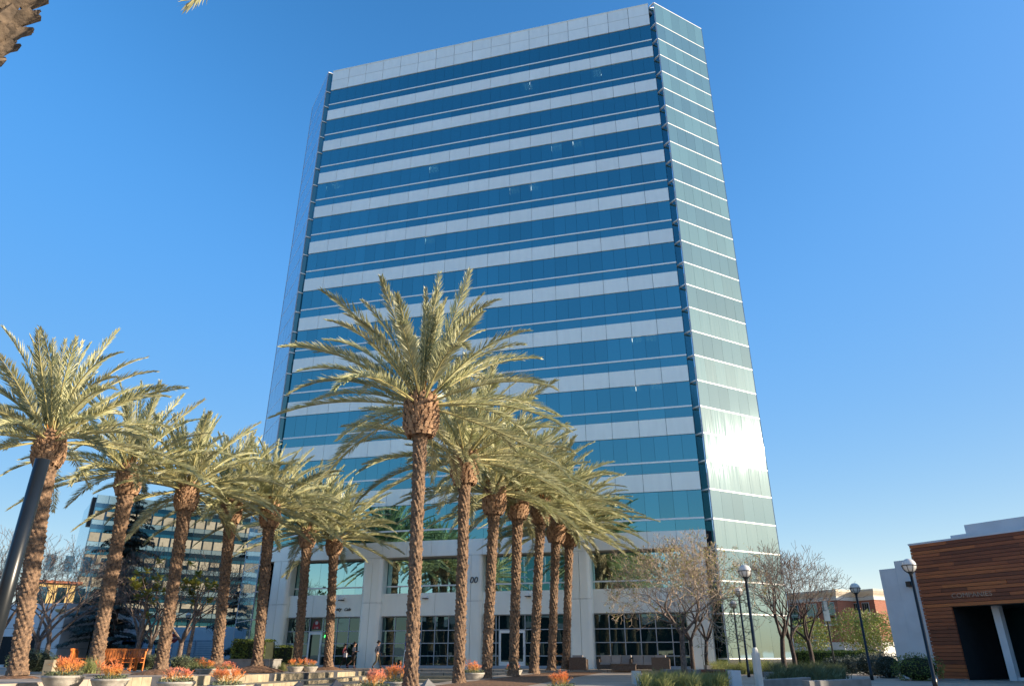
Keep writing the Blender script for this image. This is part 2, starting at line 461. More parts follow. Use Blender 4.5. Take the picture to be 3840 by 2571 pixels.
# ------------------------------------------------------------------ ground, plaza, terraces, steps
g = MB(); g.poly([(-1500, -1500, -.45), (1500, -1500, -.45), (1500, 1500, -.45), (-1500, 1500, -.45)])
struct(g.build('ground', MAT['earth']))
PA, PE, PM, PB = (-13.2, 14.0), (-13.6, 25.5), (-11.6, 33.5), (-9.0, 47.0)
PC, PD = (0.2, 45.3), (-5.5, 14.0)
g = MB()
g.prism([PC, PD, (-5.5, -40), (110, -40), (110, 190), (-110, 190), (-110, 62), (-13, 57), PB], -.44, 0)
struct(g.build('plaza', MAT['paving']))
g = MB()
tp = [(-9.0, 47, .05), (-11.6, 33.5, .15), (-13.6, 25.5, .22), (-13.2, 14, .24), (-13.2, -30, .24), (-110, -30, .24), (-110, 60, .2), (-40, 59, .15), (-13, 56.9, .06)]
tp = tp[::-1]
b = len(tp)
g.poly(tp)
for i in range(b):
    p, q = tp[i], tp[(i + 1) % b]
    g.poly([(p[0], p[1], -.44), (q[0], q[1], -.44), q, p])
struct(g.build('upper_terrace', MAT['paving']))
def off_pts(d):
    return [(PA[0] + d, PA[1]), (PE[0] + d, PE[1] - .1 * d), (PM[0] + d * .97, PM[1] - .3 * d), (PB[0] + d * .75, PB[1] - d * .95)]
for d, z, nm in ((1.5, -.15, 'step'), (3.4, -.30, 'step')):
    L_, Q_ = off_pts(.0), off_pts(d)
    far = [(PB[0], PB[1]), (PC[0] + .0, PC[1])]
    poly = [L_[0], Q_[0], Q_[1], Q_[2], Q_[3], (PC[0] - .25 * d, PC[1] - d), (PC[0], PC[1]), (PB[0], PB[1]), L_[2], L_[1]]
    m = MB(); m.prism(poly, -.445, z)
    struct(m.build(nm, MAT['coping']))
# limestone blocks with dark tile insets along the terrace edges
def block_wall(name, A, B, z0a, z1a, z0b, z1b, thick, n, dark, label):
    e = empty(name, (A[0], A[1], z0a))
    A = Vector((A[0], A[1], 0)); B = Vector((B[0], B[1], 0)); d = (B - A); L = d.length; d /= L
    nrm = Vector((d.y, -d.x, 0))
    for i in range(n):
        s0, s1 = L * i / n + .006, L * (i + 1) / n - .006
        za, zb = z0a + (z0b - z0a) * i / n, z1a + (z1b - z1a) * i / n
        mid = A + d * (s0 + s1) / 2
        mm = MB(); mm.obox((0, 0, 0), d * (s1 - s0) / 2, nrm * thick / 2, (0, 0, (zb - za) / 2))
        mm.build('tile' if i in dark else 'block', MAT['tile'] if i in dark else MAT['coping'], e,
                 (mid.x - e.location.x, mid.y - e.location.y, (za + zb) / 2 - e.location.z))
    return tag(e, label, 'low wall')
block_wall('kerb_wall', (PE[0] + .04, PE[1]), (PM[0] + .04, PM[1]), -.15, .24, -.15, .17, .16, 17, {5, 12}, 'pale stone kerb wall with dark tiles beside the left palm row, nearer stretch')
block_wall('kerb_wall', (PM[0] + .04, PM[1] + .02), (PB[0] + .02, PB[1] - .05), -.15, .17, -.15, .07, .16, 27, {4, 11, 18, 24}, 'pale stone kerb wall with dark tiles beside the left palm row, farther stretch')
q1 = off_pts(1.5)
block_wall('kerb_wall', (q1[1][0], q1[1][1]), (q1[2][0], q1[2][1]), -.30, -.146, -.30, -.146, .10, 17, {3, 9, 14}, 'lower pale stone course with dark tiles below the left kerb wall, nearer stretch')
block_wall('kerb_wall', (q1[2][0], q1[2][1] + .02), (q1[3][0], q1[3][1]), -.30, -.146, -.30, -.146, .10, 25, {5, 12, 19, 23}, 'lower pale stone course with dark tiles below the left kerb wall, farther stretch')

# ------------------------------------------------------------------ the office tower
AL = R(104.83); XR, YR, W = 13.4, 49.612, 34.17
DX, DY = math.sin(AL), math.cos(AL)
LX, LY = XR - W * DX, YR - W * DY
TROT = math.atan2(DY, DX)
def tw(t, y, z=0):   # tower local -> world
    return Vector((LX + t * DX - y * DY, LY + t * DY + y * DX, z))
tower = empty('office_tower', (LX, LY, 0), TROT)
tag(tower, 'tall glass office tower with white horizontal bands above a columned podium', 'office building')
ZT, FH, ZP = 56.78, 4.1, 59.5
NC = 17
PW = W / NC
S2 = math.sqrt(.5)
CHL = 6.31
C0 = (W + .556, -.066)
CE = (C0[0] + CHL * S2, C0[1] + CHL * S2)
c = MB()
ins = 1.6
c.prism([(0.9, 1.7), (W - .9, 1.7), (CE[0] - 1.2, CE[1] + .7), (CE[0] - 1.2, 24), (-CE[0] + W + 1.2, 24), (W - CE[0] + 1.2, CE[1] + .7)], 8.0, ZP - .6)
c.build('core', MAT['interior'], tower)
# back and end walls
c = MB()
c.box(W - CE[0] + .02, CE[0] - .02, CE[1] + 16, CE[1] + 16.2, 0, ZP)
c.box(CE[0] - .2, CE[0] - .02, CE[1], CE[1] + 16, 0, ZP)
c.box(W - CE[0] + .02, W - CE[0] + .2, CE[1], CE[1] + 16, 0, ZP)
c.build('rear_wall', MAT['slot'], tower)
c = MB(); c.prism([(.1, .1), (W - .1, .1), (CE[0] - .3, CE[1]), (CE[0] - .3, CE[1] + 15.9), (W - CE[0] + .3, CE[1] + 15.9), (W - CE[0] + .3, CE[1])], ZP - .9, ZP - .6)
c.build('roof', MAT['concrete'], tower)
# floor slabs behind the glass (ceilings seen through it)
for i in range(12):
    zc = ZT - i * FH + .12
    c = MB(); c.box(.05, W - .05, .12, 1.72, zc, zc + .35); c.build('floor_slab', MAT['interior'], tower)
def pane_mesh(w_, h_, d, mat, name):
    m = MB(); m.box(-w_ / 2, w_ / 2, -d / 2, d / 2, -h_ / 2, h_ / 2); return m.mesh(name, mat)
gp = pane_mesh(PW / 2 - .014, 1.96 - .05, .03, MAT['glass'], 'glass_pane')
sg = pane_mesh(PW - .016, .84 - .05, .03, MAT['glass'], 'spandrel_glass')
wp = pane_mesh(PW - .03, 1.3 - .01, .10, MAT['panel'], 'white_panel')
prest = MB(); k = 0
for i in reversed(range(12)):
    zt = ZT - i * FH
    for j in range(NC * 2):
        x = (j + .5) * PW / 2
        if k < 300:
            o = put('glass_pane', gp, tower, (x, .03, zt - .98), (R(rnd.uniform(-.12, .12)), 0, R(rnd.uniform(-.12, .12))))
        else:
            prest.box(x - PW / 4 + .007, x + PW / 4 - .007, .015, .045, zt - 1.96 + .025, zt - .025)
        k += 1
    for j in range(NC):
        put('spandrel_glass', sg, tower, ((j + .5) * PW, .03, zt - 2.38), (R(rnd.uniform(-.1, .1)), 0, R(rnd.uniform(-.1, .1))))
        if i < 11:
            put('white_panel', wp, tower, ((j + .5) * PW, .0, zt - 3.45))
    m = MB(); m.box(0, W, -.025, .06, zt - 2.02, zt - 1.90); m.build('rail', MAT['rail'], tower)
o = stuff(prest.build('glass_panes', MAT['glass'], tower))
pp = pane_mesh(PW - .04, 1.325, .10, MAT['panel'], 'parapet_panel')
for j in range(NC):
    for q in range(2):
        put('parapet_panel', pp, tower, ((j + .5) * PW, 0, ZT + .69 + q * 1.362))
m = MB(); m.box(0, W, -.09, .3, ZP, ZP + .07); m.build('coping', MAT['panel'], tower)
m = MB(); m.box(.02, W - .02, .06, .10, ZT - .02, ZP); m.build('backing', MAT['joint'], tower)
# slots beside the main face and the two chamfered glass ends
def face(A, B, z0, z1, mat, name):
    m = MB(); m.poly([(A[0], A[1], z0), (B[0], B[1], z0), (B[0], B[1], z1), (A[0], A[1], z1)]); return m.build(name, mat, tower)
ZR0 = .75
rows = [ZP] + [ZT - n * FH / 2 for n in range(27)] + [ZR0]
for side in (0, 1):
    X = (lambda x: x) if side else (lambda x: W - x)
    inner = (C0[0] - .62, C0[1] + .62)
    face((X(C0[0]), C0[1] + .02), (X(inner[0]), inner[1]), .0, ZP, MAT['slot'], 'slot_wall')
    face((X(W), .0), (X(W - .06), inner[1] + .1), .0, ZP, MAT['slot'], 'slot_wall')
    ncol = 6 if side else 5
    dx = S2 if side else -S2
    a = math.atan2(S2, dx)
    for n in range(len(rows) - 1):
        z1, z0 = rows[n], rows[n + 1]
        pm = pane_mesh(CHL / ncol - .012, z1 - z0 - .03, .04, MAT['sidewavy' if n % 2 == 0 and side else 'sideglass'], 'chamfer_pane')
        for j in range(ncol):
            s = (j + .5) * CHL / ncol
            put('chamfer_pane', pm, tower, (X(C0[0]) + dx * s, C0[1] + S2 * s, (z0 + z1) / 2), (R(rnd.uniform(-.25, .25)), 0, a + R(rnd.uniform(-.35, .35))))
    for z in rows[1:] + [ZP]:
        m = MB()
        A = Vector((X(C0[0]), C0[1], z)); B = Vector((X(CE[0]), CE[1], z))
        nrm = Vector((S2 if side else -S2, -S2, 0))
        t_ = .075 if side else .035
        m.bar(A + nrm * .012, B + nrm * .012, .04, t_)
        D = Vector((X(inner[0]), inner[1], z))
        off = Vector((-S2 if side else S2, -S2, 0)) * .03
        m.bar(A + off, D + off, .06, .09)
        m.build('rail', MAT['rail'], tower)
    m = MB()
    A = (X(C0[0]), C0[1]); B = (X(CE[0]), CE[1])
    for P in (A, B): m.box(P[0] - .04, P[0] + .04, P[1] - .04, P[1] + .04, 0, ZP)
    m.build('corner_post', MAT['alu'], tower)
    face((X(C0[0]), C0[1] + .12), (X(CE[0]), CE[1] + .12), 0, ZP, MAT['joint'], 'backing')
# ceiling lights glimpsed through the glass
lm = emit('office light', (1, .96, .86), .9)
for px, i in ((1250, 3), (1620, 3), (1975, 1), (2235, 1), (2085, 3), (2160, 3), (1925, 4), (1995, 4), (2385, 8), (2440, 8), (2380, 9), (2460, 9), (1605, 5)):
    zc = ZT - i * FH - .05
    r = ray(px, 900)
    # intersect heading with the main face
    k = (LX * -DY + LY * DX) / (r[0] * -DY + r[1] * DX)
    t = (r[0] * k - LX) * DX + (r[1] * k - LY) * DY
    # the picture column shifts with height, so use the projected column at that height
    for _ in range(12):
        p = tw(t, 0, zc)
        fw = p.y * CP + (p.z - EYE) * SP
        t += (px - (1920 + FPX * p.x / fw)) * fw / FPX
    m = MB()
    for q in (-.28, 0, .28): m.box(t + q - .09, t + q + .09, .2, 1.05, zc, zc + .03)
    m.build('ceiling_light', lm, tower)
# podium: beam, columns, glazing
bm = pane_mesh(PW - .022, 8.90 - 7.76, .16, MAT['panel'], 'beam_panel')
for j in range(NC): put('beam_panel', bm, tower, ((j + .5) * PW, -.02, 8.33))
m = MB(); m.box(.01, W - .01, .07, 1.3, 7.9, 8.88); m.build('beam', MAT['joint'], tower)
m = MB(); m.box(.01, W - .01, .06, 1.3, 7.74, 7.79); m.build('soffit', MAT['soffit'], tower)
CC = [1.45, 9.32, 17.22, 25.22, 33.12]
CW = 1.66
for cx in CC:
    e = MB()
    rr = .34; gap = .013
    for half in (0, 1):
        # half profile with a rounded outer corner
        sgn = -1 if half == 0 else 1
        prof = [(gap, 0.0)] + [(CW / 2 - rr + rr * math.sin(a_), rr - rr * math.cos(a_)) for a_ in [k_ * math.pi / 12 for k_ in range(7)]] + [(CW / 2, 1.0), (gap, 1.0)]
        pts = [(cx + sgn * x_, y_ - .1) for x_, y_ in prof]
        if sgn < 0: pts = pts[::-1]
        for z0, z1 in ((.0, 4.53), (4.556, 7.74)): e.prism(pts, z0, z1)
    cmesh = e.build('column', MAT['panel'], tower)
    m = MB(); m.box(cx - .5, cx + .5, .05, .8, 0, 7.74); m.build('column_core', MAT['joint'], cmesh)
m = MB(); m.box(.2, W - .2, 1.35, 1.5, 0, 8.0); m.build('podium_backing', MAT['interior'], tower)
for bi in range(4):
    x0, x1 = CC[bi] + CW / 2 - .03, CC[bi + 1] - CW / 2 + .03
    n2 = 6; wd = (x1 - x0) / n2
    for z0, z1 in ((5.22, 5.72), (5.78, 7.70)):
        pm = pane_mesh(wd - .012, z1 - z0, .03, MAT['glass_low'], 'podium_pane')
        for j in range(n2): put('podium_pane', pm, tower, (x0 + (j + .5) * wd, 1.0, (z0 + z1) / 2), (R(rnd.uniform(-.5, .5)), 0, R(rnd.uniform(-.6, .6))))
    m = MB(); m.box(x0, x1, .93, 1.05, 5.70, 5.80); m.build('rail', MAT['rail'], tower)
    n3 = 3; ws = (x1 - x0) / n3
    sp = pane_mesh(ws - .02, 5.2 - 3.62, .12, MAT['panel'], 'bay_panel')
    for j in range(n3): put('bay_panel', sp, tower, (x0 + (j + .5) * ws, .45, 4.41))
    m = MB(); m.box(x0, x1, .5, 1.3, 3.60, 5.19); m.build('bay_panel_backing', MAT['joint'], tower)
    # storefront
    zr = [.30, .92, 1.76, 2.62, 3.56]
    if bi == 0: xs = [x0, x0 + 1.05, 4.12, 5.26, 6.45, 7.42, x1]
    elif bi == 2: xs = [x0, x0 + .95, 19.2, 20.15, 21.1, 22.05, 23.2, x1]
    else:
        q = 6; xs = [x0 + (x1 - x0) * i_ / q for i_ in range(q + 1)]
    doors = {0: [(4.12, 5.26)], 2: [(19.2, 20.15), (20.15, 21.1)]}.get(bi, [])
    fr = MB()
    for i_, x in enumerate(xs): fr.box(x - .03, x + .03, .60, .70, .12, 3.56)
    for z in zr[1:4]:
        for i_ in range(len(xs) - 1):
            dd = any(abs(xs[i_] - d0) < .01 for d0, d1 in doors)
            if dd and z < 2.5: continue
            fr.box(xs[i_] + .03, xs[i_ + 1] - .03, .61, .69, z - .03, z + .03)
    fr.box(x0, x1, .58, .72, .0, .30); fr.box(x0, x1, .58, .72, 3.56, 3.62)
    fr.build('window_frame', MAT['alu'], tower)
    for i_ in range(len(xs) - 1):
        dd = any(abs(xs[i_] - d0) < .01 for d0, d1 in doors)
        for r_ in range(4):
            if dd and r_ < 3: continue
            pw_, ph_ = xs[i_ + 1] - xs[i_] - .06, zr[r_ + 1] - zr[r_] - .06
            mm = pane_mesh(pw_, ph_, .02, MAT['store'], 'storefront_pane')
            put('storefront_pane', mm, tower, ((xs[i_] + xs[i_ + 1]) / 2, .66, (zr[r_] + zr[r_ + 1]) / 2), (R(rnd.uniform(-.6, .6)), 0, R(rnd.uniform(-.6, .6))))
    for d0, d1 in doors:
        f = MB(); wst = .11
        f.box(d0 + .03, d0 + .03 + wst, .58, .66, .30, 2.58); f.box(d1 - .03 - wst, d1 - .03, .58, .66, .30, 2.58)
        f.box(d0 + .14, d1 - .14, .585, .655, .30, .55); f.box(d0 + .14, d1 - .14, .585, .655, 2.40, 2.58)
        dr = f.build('door', MAT['rail'], tower)
        f = MB(); f.box(d0 + .14, d1 - .14, .61, .63, .55, 2.40); f.build('pane', MAT['store'], dr)
        f = MB(); f.tube([(d1 - .1, .52, 1.0), (d1 - .1, .52, 1.5)], .018); f.build('handle', MAT['alu'], dr)
# stone terrace in front of the tower
m = MB()
pts = [tw(t, y) for t, y in ((-3, -4.0), (W + 1.5, -4.0), (W + 1.5, 2.4), (-3, 2.4))]
m.prism([(p.x, p.y) for p in pts], -.05, .12)
struct(m.build('terrace', MAT['paving']))
# dark base of the chamfered end
m = MB()
m.obox(((C0[0] + CE[0]) / 2 + .0, (C0[1] + CE[1]) / 2 - .02, .36), Vector((S2, S2, 0)) * CHL / 2, Vector((S2, -S2, 0)) * .03, (0, 0, .36))
m.build('base_panel', MAT['joint'], tower)
# numerals on the third column
nm = put('numerals', text_mesh('00', .62, MAT['tile'], .03, .18), tower, (17.22 + .22, -.14, 5.95), (R(90), 0, 0))
# cafe lettering on the first bay
s = empty('cafe_sign', tw(6.95, .36, 4.16), TROT)
tag(s, 'dark raised lettering of the cafe on the white panel above the first shopfront', 'sign')
put('lettering', text_mesh('nty', .36, MAT['black'], .02, .35, 'LEFT'), s, (-.62, 0, 0), (R(90), 0, 0))
put('lettering', text_mesh('Cafe', .30, MAT['black'], .02, .45, 'LEFT'), s, (.05, 0, -.03), (R(90), 0, 0))
# wall lights above the shopfronts
for t, lb in ((6.75, 'boxy white wall light above the cafe lettering'), (13.6, 'boxy white wall light above the second shopfront bay'), (21.4, 'boxy white wall light above the third bay, beside a palm trunk')):
    e = empty('wall_light', tw(t, .39, 4.85), TROT)
    m = MB(); m.box(-.16, .16, -.26, 0, -.02, .16); m.build('housing', MAT['rail'], e)
    m = MB(); m.box(-.19, .19, -.29, .0, -.08, -.02); m.build('rim', MAT['black'], e)
    m = MB(); m.box(-.13, .13, -.24, -.03, -.10, -.08); m.build('lens', MAT['globe'], e)
    tag(e, lb, 'wall light')
# red poster with suite number above the cafe door
e = empty('window_poster', tw(4.69, .63, 3.1), TROT)
m = MB(); m.box(-.42, .42, -.01, 0, -.40, .42); m.build('sheet', M('poster ground', (.11, .10, .06), .6), e)
m = MB(); m.poly([(-.36, -.014, -.3), (.36, -.014, -.3), (.25, -.014, .1), (.0, -.014, .36), (-.25, -.014, .12)]); m.build('red_shape', M('poster red', (.35, .015, .015), .6), e)
m = MB(); m.poly([(.13 * math.cos(a_ * .5236), -.018, .12 + .13 * math.sin(a_ * .5236)) for a_ in range(12)]); m.build('disc', MAT['bagwhite'], e)
put('lettering', text_mesh('110', .22, MAT['rail'], .004), e, (0, -.02, -.24), (R(90), 0, 0))
tag(e, 'red poster with white suite number above the cafe door', 'poster')
# neon open sign
e = empty('neon_sign', tw(5.78, .56, 2.25), TROT)
m = MB(); m.tube([(.28 * math.cos(a_ * math.pi / 12), 0, .2 * math.sin(a_ * math.pi / 12)) for a_ in range(25)], .026, 5, 0, False); m.build('ring', emit('neon green', (.05, .8, .12), 1.2), e)
m = MB(); m.tube([(-.12, 0, 0), (.12, 0, 0)], .05, 6); m.build('bar', emit('neon red', (.8, .03, .04), .9), e)
m = MB(); m.poly([(-.25, .03, .32), (.25, .03, .32), (.15, .03, .46), (-.15, .03, .46)]); m.build('blue_lamp', M('blue lamp', (.25, .42, .8), .4), e)
tag(e, 'round green and red neon sign in the cafe window', 'neon sign')
# notice in the first window
m = MB(); m.box(-.17, .17, -.01, 0, -.25, .25)
o = m.build('notice', M('notice paper', (.35, .55, .48), .7), None, tw(2.95, .63, 1.5)); o.rotation_euler.z = TROT
tag(o, 'pale green paper notice in the leftmost shopfront window', 'notice')

# ------------------------------------------------------------------ timber-clad building on the right
wx, wy = math.sin(R(150.15)), math.cos(R(150.15))
WROT = math.atan2(wy, wx)
W0 = (18.117, 33.0)
def ww(t, y, z=0): return Vector((W0[0] + t * wx - y * wy, W0[1] + t * wy + y * wx, z))
wb = empty('timber_building', (W0[0], W0[1], 0), WROT)
tag(wb, 'low building clad in red brown timber boards with a dark open entrance', 'building')
WH, OPL, OPR, OPZ = 5.50, 1.27, 9.0, 19 * 5.50 / 37
m = MB()
m.box(.03, OPL - .02, .06, 9, 0, WH - .05); m.box(OPL - .02, OPR, .06, 9, OPZ + .02, WH - .05); m.box(OPR, 14, .06, 9, 0, WH - .05)
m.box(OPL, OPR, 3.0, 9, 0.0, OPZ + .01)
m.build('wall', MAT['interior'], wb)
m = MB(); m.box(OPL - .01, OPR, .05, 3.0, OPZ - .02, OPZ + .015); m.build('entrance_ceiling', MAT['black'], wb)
m = MB(); m.box(OPL, OPR, 2.9, 2.98, 0.01, OPZ - .03); m.build('entrance_glass', MAT['store'], wb)
m = MB(); m.box(2.46, 2.74, .75, 1.05, 0.0, OPZ - .02); m.build('post', MAT['white'], wb)
m = MB(); m.box(2.74, OPR, .85, 1.0, 0, .12); m.build('threshold', MAT['white'], wb)
RH = WH / 37
pr = random.Random(5)
for r_ in range(37):
    z0, z1 = r_ * RH + .009, (r_ + 1) * RH - .009
    end = 9.5 if r_ >= 19 else OPL
    t = 0.0
    while t < end - .05:
        ln = pr.uniform(.9, 3.4)
        t1 = min(end, t + ln)
        if end - t1 < .35: t1 = end
        m = MB(); d = pr.uniform(0, .022)
        m.box(-(t1 - t) / 2 + .003, (t1 - t) / 2 - .003, -.02 - d, .05, -(z1 - z0) / 2, (z1 - z0) / 2)
        m.build('plank', MAT['siding'], wb, ((t + t1) / 2, 0, (z0 + z1) / 2))
        t = t1
m = MB(); m.box(-.03, 14, -.05, .4, WH - .01, WH + .07); m.build('coping', MAT['white'], wb)
m = MB(); m.box(2.35, 12, .5, 6, WH + .02, 6.12); m.box(1.66, 2.35, .5, 5, WH + .02, 5.76); m.build('roof_plant', MAT['white'], wb)
m = MB(); m.box(-1.80, -.99, .12, 6, 0, 4.62); m.box(-.985, 0.02, .12, 6, 0, 4.92); m.build('stucco_wall', MAT['white'], wb)
m = MB(); m.box(-.50, -.28, -.10, .12, 3.75, 3.98); m.build('security_light', MAT['black'], wb)
o = put('lettering', text_mesh('COMPANIES', .26, M('faded letters', (.36, .27, .22), .4, .3), .012), wb, (2.22, -.035, 3.24), (R(90), 0, 0))
o.scale.x = 1.18
m = MB(); m.box(.1, OPL, -.04, 0, 0, .05); m.build('plinth', MAT['concrete'], wb)

# ------------------------------------------------------------------ brick building far right
def brick_tex():
    m_, t, b_ = nodes('brickwork')
    L = t.links.new
    tc = t.nodes.new('ShaderNodeTexCoord'); sp = t.nodes.new('ShaderNodeSeparateXYZ'); L(tc.outputs['Object'], sp.inputs[0])
    ad = t.nodes.new('ShaderNodeMath'); L(sp.outputs[0], ad.inputs[0]); L(sp.outputs[1], ad.inputs[1])
    cx = t.nodes.new('ShaderNodeCombineXYZ'); L(ad.outputs[0], cx.inputs[0]); L(sp.outputs[2], cx.inputs[1])
    bk = t.nodes.new('ShaderNodeTexBrick'); bk.inputs['Scale'].default_value = 1
    bk.inputs['Brick Width'].default_value = .24; bk.inputs['Row Height'].default_value = .08; bk.inputs['Mortar Size'].default_value = .008
    bk.inputs['Color1'].default_value = (.36, .115, .065, 1); bk.inputs['Color2'].default_value = (.26, .085, .05, 1); bk.inputs['Mortar'].default_value = (.30, .20, .15, 1)
    L(cx.outputs[0], bk.inputs['Vector']); L(bk.outputs['Color'], b_.inputs['Base Color']); b_.inputs['Roughness'].default_value = .9
    return m_
MAT['brickwork'] = brick_tex()
BO = (37.0, 85.0); BR = math.atan2(math.cos(R(150)), math.sin(R(150)))
bb = empty('brick_building', (BO[0], BO[1], 0), BR)
tag(bb, 'red brick building with cream cornice and white base behind the hedge', 'building')
def bwall(x0, x1, y0, y1):
    m = MB(); m.box(x0, x1, y0, y1, 2.35, 6.72); m.build('wall', MAT['brickwork'], bb)
    for q in range(6):
        m = MB(); m.box(x0 - .06, x1 + .06, y0 - .06, y1 + .06, q * .392, q * .392 + .375); m.build('base_course', MAT['limewash'], bb)
    m = MB(); m.box(x0 - .08, x1 + .08, y0 - .08, y1 + .08, 6.73, 7.12); m.build('frieze', MAT['limewash'], bb)
    m = MB(); n0 = len(m.v)
    for i, (e, z) in enumerate(((.05, 7.13), (.10, 7.25), (.25, 7.42), (.4, 7.66), (.4, 7.87))):
        m.v += [(x0 - e, y0 - e, z), (x1 + e, y0 - e, z), (x1 + e, y1 + e, z), (x0 - e, y1 + e, z)]
        if i:
            for k in range(4):
                a, b_ = n0 + (i - 1) * 4, n0 + i * 4
                m.f.append((a + k, a + (k + 1) % 4, b_ + (k + 1) % 4, b_ + k)); m.m.append(0)
    m.f.append(tuple(n0 + 16 + k for k in range(4))); m.m.append(0)
    m.build('cornice', MAT['cream'], bb)
bwall(-16, 0, 0, 9.5)
bwall(-4, 2.6, 3.0, 13)
def bwin(x0, x1, y, z0, z1, nx_, nz_, sill=True):
    m = MB(); m.box(x0, x1, y - .06, y + .05, z0, z1); f = m.build('window', MAT['alu'], bb)
    pw_, ph_ = (x1 - x0 - .08) / nx_, (z1 - z0 - .08) / nz_
    pm = pane_mesh(pw_ - .06, ph_ - .06, .02, MAT['store'], 'pane')
    for i in range(nx_):
        for j in range(nz_):
            put('pane', pm, f, (x0 + .04 + (i + .5) * pw_, y - .07, z0 + .04 + (j + .5) * ph_))
    if sill:
        m = MB(); m.box(x0 - .1, x1 + .1, y - .16, y, z0 - .12, z0 - .005); m.build('sill', MAT['limewash'], f)
bwin(-4.25, -2.75, 0, 4.2, 6.55, 2, 2); bwin(-2.05, -.40, 0, 4.2, 6.55, 2, 2); bwin(-7.2, -5.4, 0, 4.2, 6.55, 2, 2)
bwin(-2.5, -1.15, 3.0, 5.45, 6.5, 4, 1); bwin(-.75, .55, 3.0, 5.45, 6.5, 4, 1); bwin(1.0, 1.9, 3.0, 5.45, 6.5, 3, 1)
bwin(-6.2, -4.6, 0, 2.6, 3.7, 3, 3); bwin(-3.9, -2.2, 0, 2.6, 3.7, 3, 3)
for x in (-2.05, -.6):
    m = MB(); m.box(x, x + .5, -.10, .05, .95, 1.5); m.build('vent_window', MAT['slot'], bb)
m = MB(); m.box(-.1, .95, 2.93, 3.1, 1.1, 3.4); f = m.build('door', MAT['rail'], bb)
pm = pane_mesh(.42, .32, .02, MAT['store'], 'pane')
for i in range(2):
    for j in range(5): put('pane', pm, f, (.17 + i * .5, 2.92, 1.5 + j * .4))
for k in range(6):
    m = MB(); m.box(-.4, 1.4, 1.1 + .3 * k, 2.9, k * .18, k * .18 + .175); m.build('step', MAT['concrete'], bb)
m = MB()
for x in (-.35, 1.35):
    m.tube([(x, 1.0, 0.95), (x, 2.8, 2.0)], .03, 6); m.tube([(x, 1.0, 0), (x, 1.0, .95)], .03, 6); m.tube([(x, 2.8, 1.0), (x, 2.8, 2.0)], .03, 6)
m.build('handrail', MAT['black'], bb)
# banner beside it
e = empty('street_banner', at(2963, 2470, 76) * 1.0); e.location.z = 0
m = MB(); m.tube([(0, 0, 0), (0, 0, 5.2)], .06, 8); m.build('pole', MAT['alu'], e)
m = MB(); m.box(.08, .62, -.02, .02, 2.6, 4.3); m.build('banner', M('magenta cloth', (.34, .04, .16), .8), e)
tag(e, 'magenta banner on a grey pole beside the brick building', 'banner')
m = MB(); m.box(-.15, .15, -.15, .15, 0, 1.2)
o = m.build('orange_post', MAT['orange'], None, at(2978, 2450, 70) * 1.0); o.location.z = 0
tag(o, 'small orange post beside the far hedge end', 'post')

# ------------------------------------------------------------------ glass office block far left
GO = at(368, 1853, 105)
gb = empty('glass_office_block', (GO.x, GO.y, 0), R(35.5))
tag(gb, 'distant glass office block with beige blinds behind the left palms', 'building')
GW, GH, GF = 27.0, GO.z, 7
ft = (GH - 1.2) / GF
MAT['farpale'] = mirror_glass('far pale glass', (.55, .75, .82), (.16, .24, .28), .55, 0, .12)
MAT['fardark'] = mirror_glass('far dark glass', (.12, .24, .34), (.01, .03, .05), .7, 0, .05)
MAT['farmid'] = mirror_glass('far blue glass', (.16, .42, .56), (.02, .09, .14), .7, 0, .05)
MAT['blind'] = M('beige blind', (.17, .165, .13), .5, var=.08, rand=.2, coat=.4)
m = MB(); m.box(.05, GW - .05, .12, 16, 0, GH - .4); m.build('core', MAT['interior'], gb)
m = MB(); m.box(0, GW, -.02, .1, GH - 1.2, GH); m.build('parapet', MAT['farpale'], gb)
m = MB(); m.box(-.05, .05, 0, 16, 0, GH); m.build('end_wall', MAT['farpale'], gb)
m = MB(); m.box(GW - .05, GW + .05, 0, 16, 0, GH); m.build('end_wall', MAT['farpale'], gb)
m = MB(); m.box(-.5, .0, .8, 2.2, GH - 4.5, GH - .3); m.build('recess', MAT['black'], gb)
NW = 17; wv = GW / NW
wm = pane_mesh(wv - .28, ft * .40, .04, MAT['blind'], 'blind_window')
wd_ = pane_mesh(wv - .12, ft * .40, .03, MAT['fardark'], 'open_window')
wh = MB(); wh.box(-(wv - .28) / 2, (wv - .28) / 2, -.02, .02, -ft * .02, ft * .20); wh = wh.mesh('half_blind', MAT['blind'])
for f_ in range(GF):
    zb = GH - 1.2 - (f_ + 1) * ft
    for z0, z1, mt, nm_ in ((.80, 1.0, 'fardark', 'dark_band'), (.64, .80, 'farmid', 'blue_band'), (.0, .22, 'farpale', 'pale_band')):
        m = MB(); m.box(0, GW, 0, .1, zb + z0 * ft + .01, zb + z1 * ft - .01); m.build(nm_, MAT[mt], gb)
    for j in range(NW):
        put('open_window', wd_, gb, ((j + .5) * wv, .06, zb + .43 * ft))
        q = rnd.random()
        if q < .66: put('blind_window', wm, gb, ((j + .5) * wv, .02, zb + .43 * ft))
        elif q < .88: put('half_blind', wh, gb, ((j + .5) * wv, .02, zb + .43 * ft))
for j in range(NW + 1):
    m = MB(); m.box(j * wv - .03, j * wv + .03, -.06, 0, 1, GH); m.build('mullion', MAT['fardark'], gb)

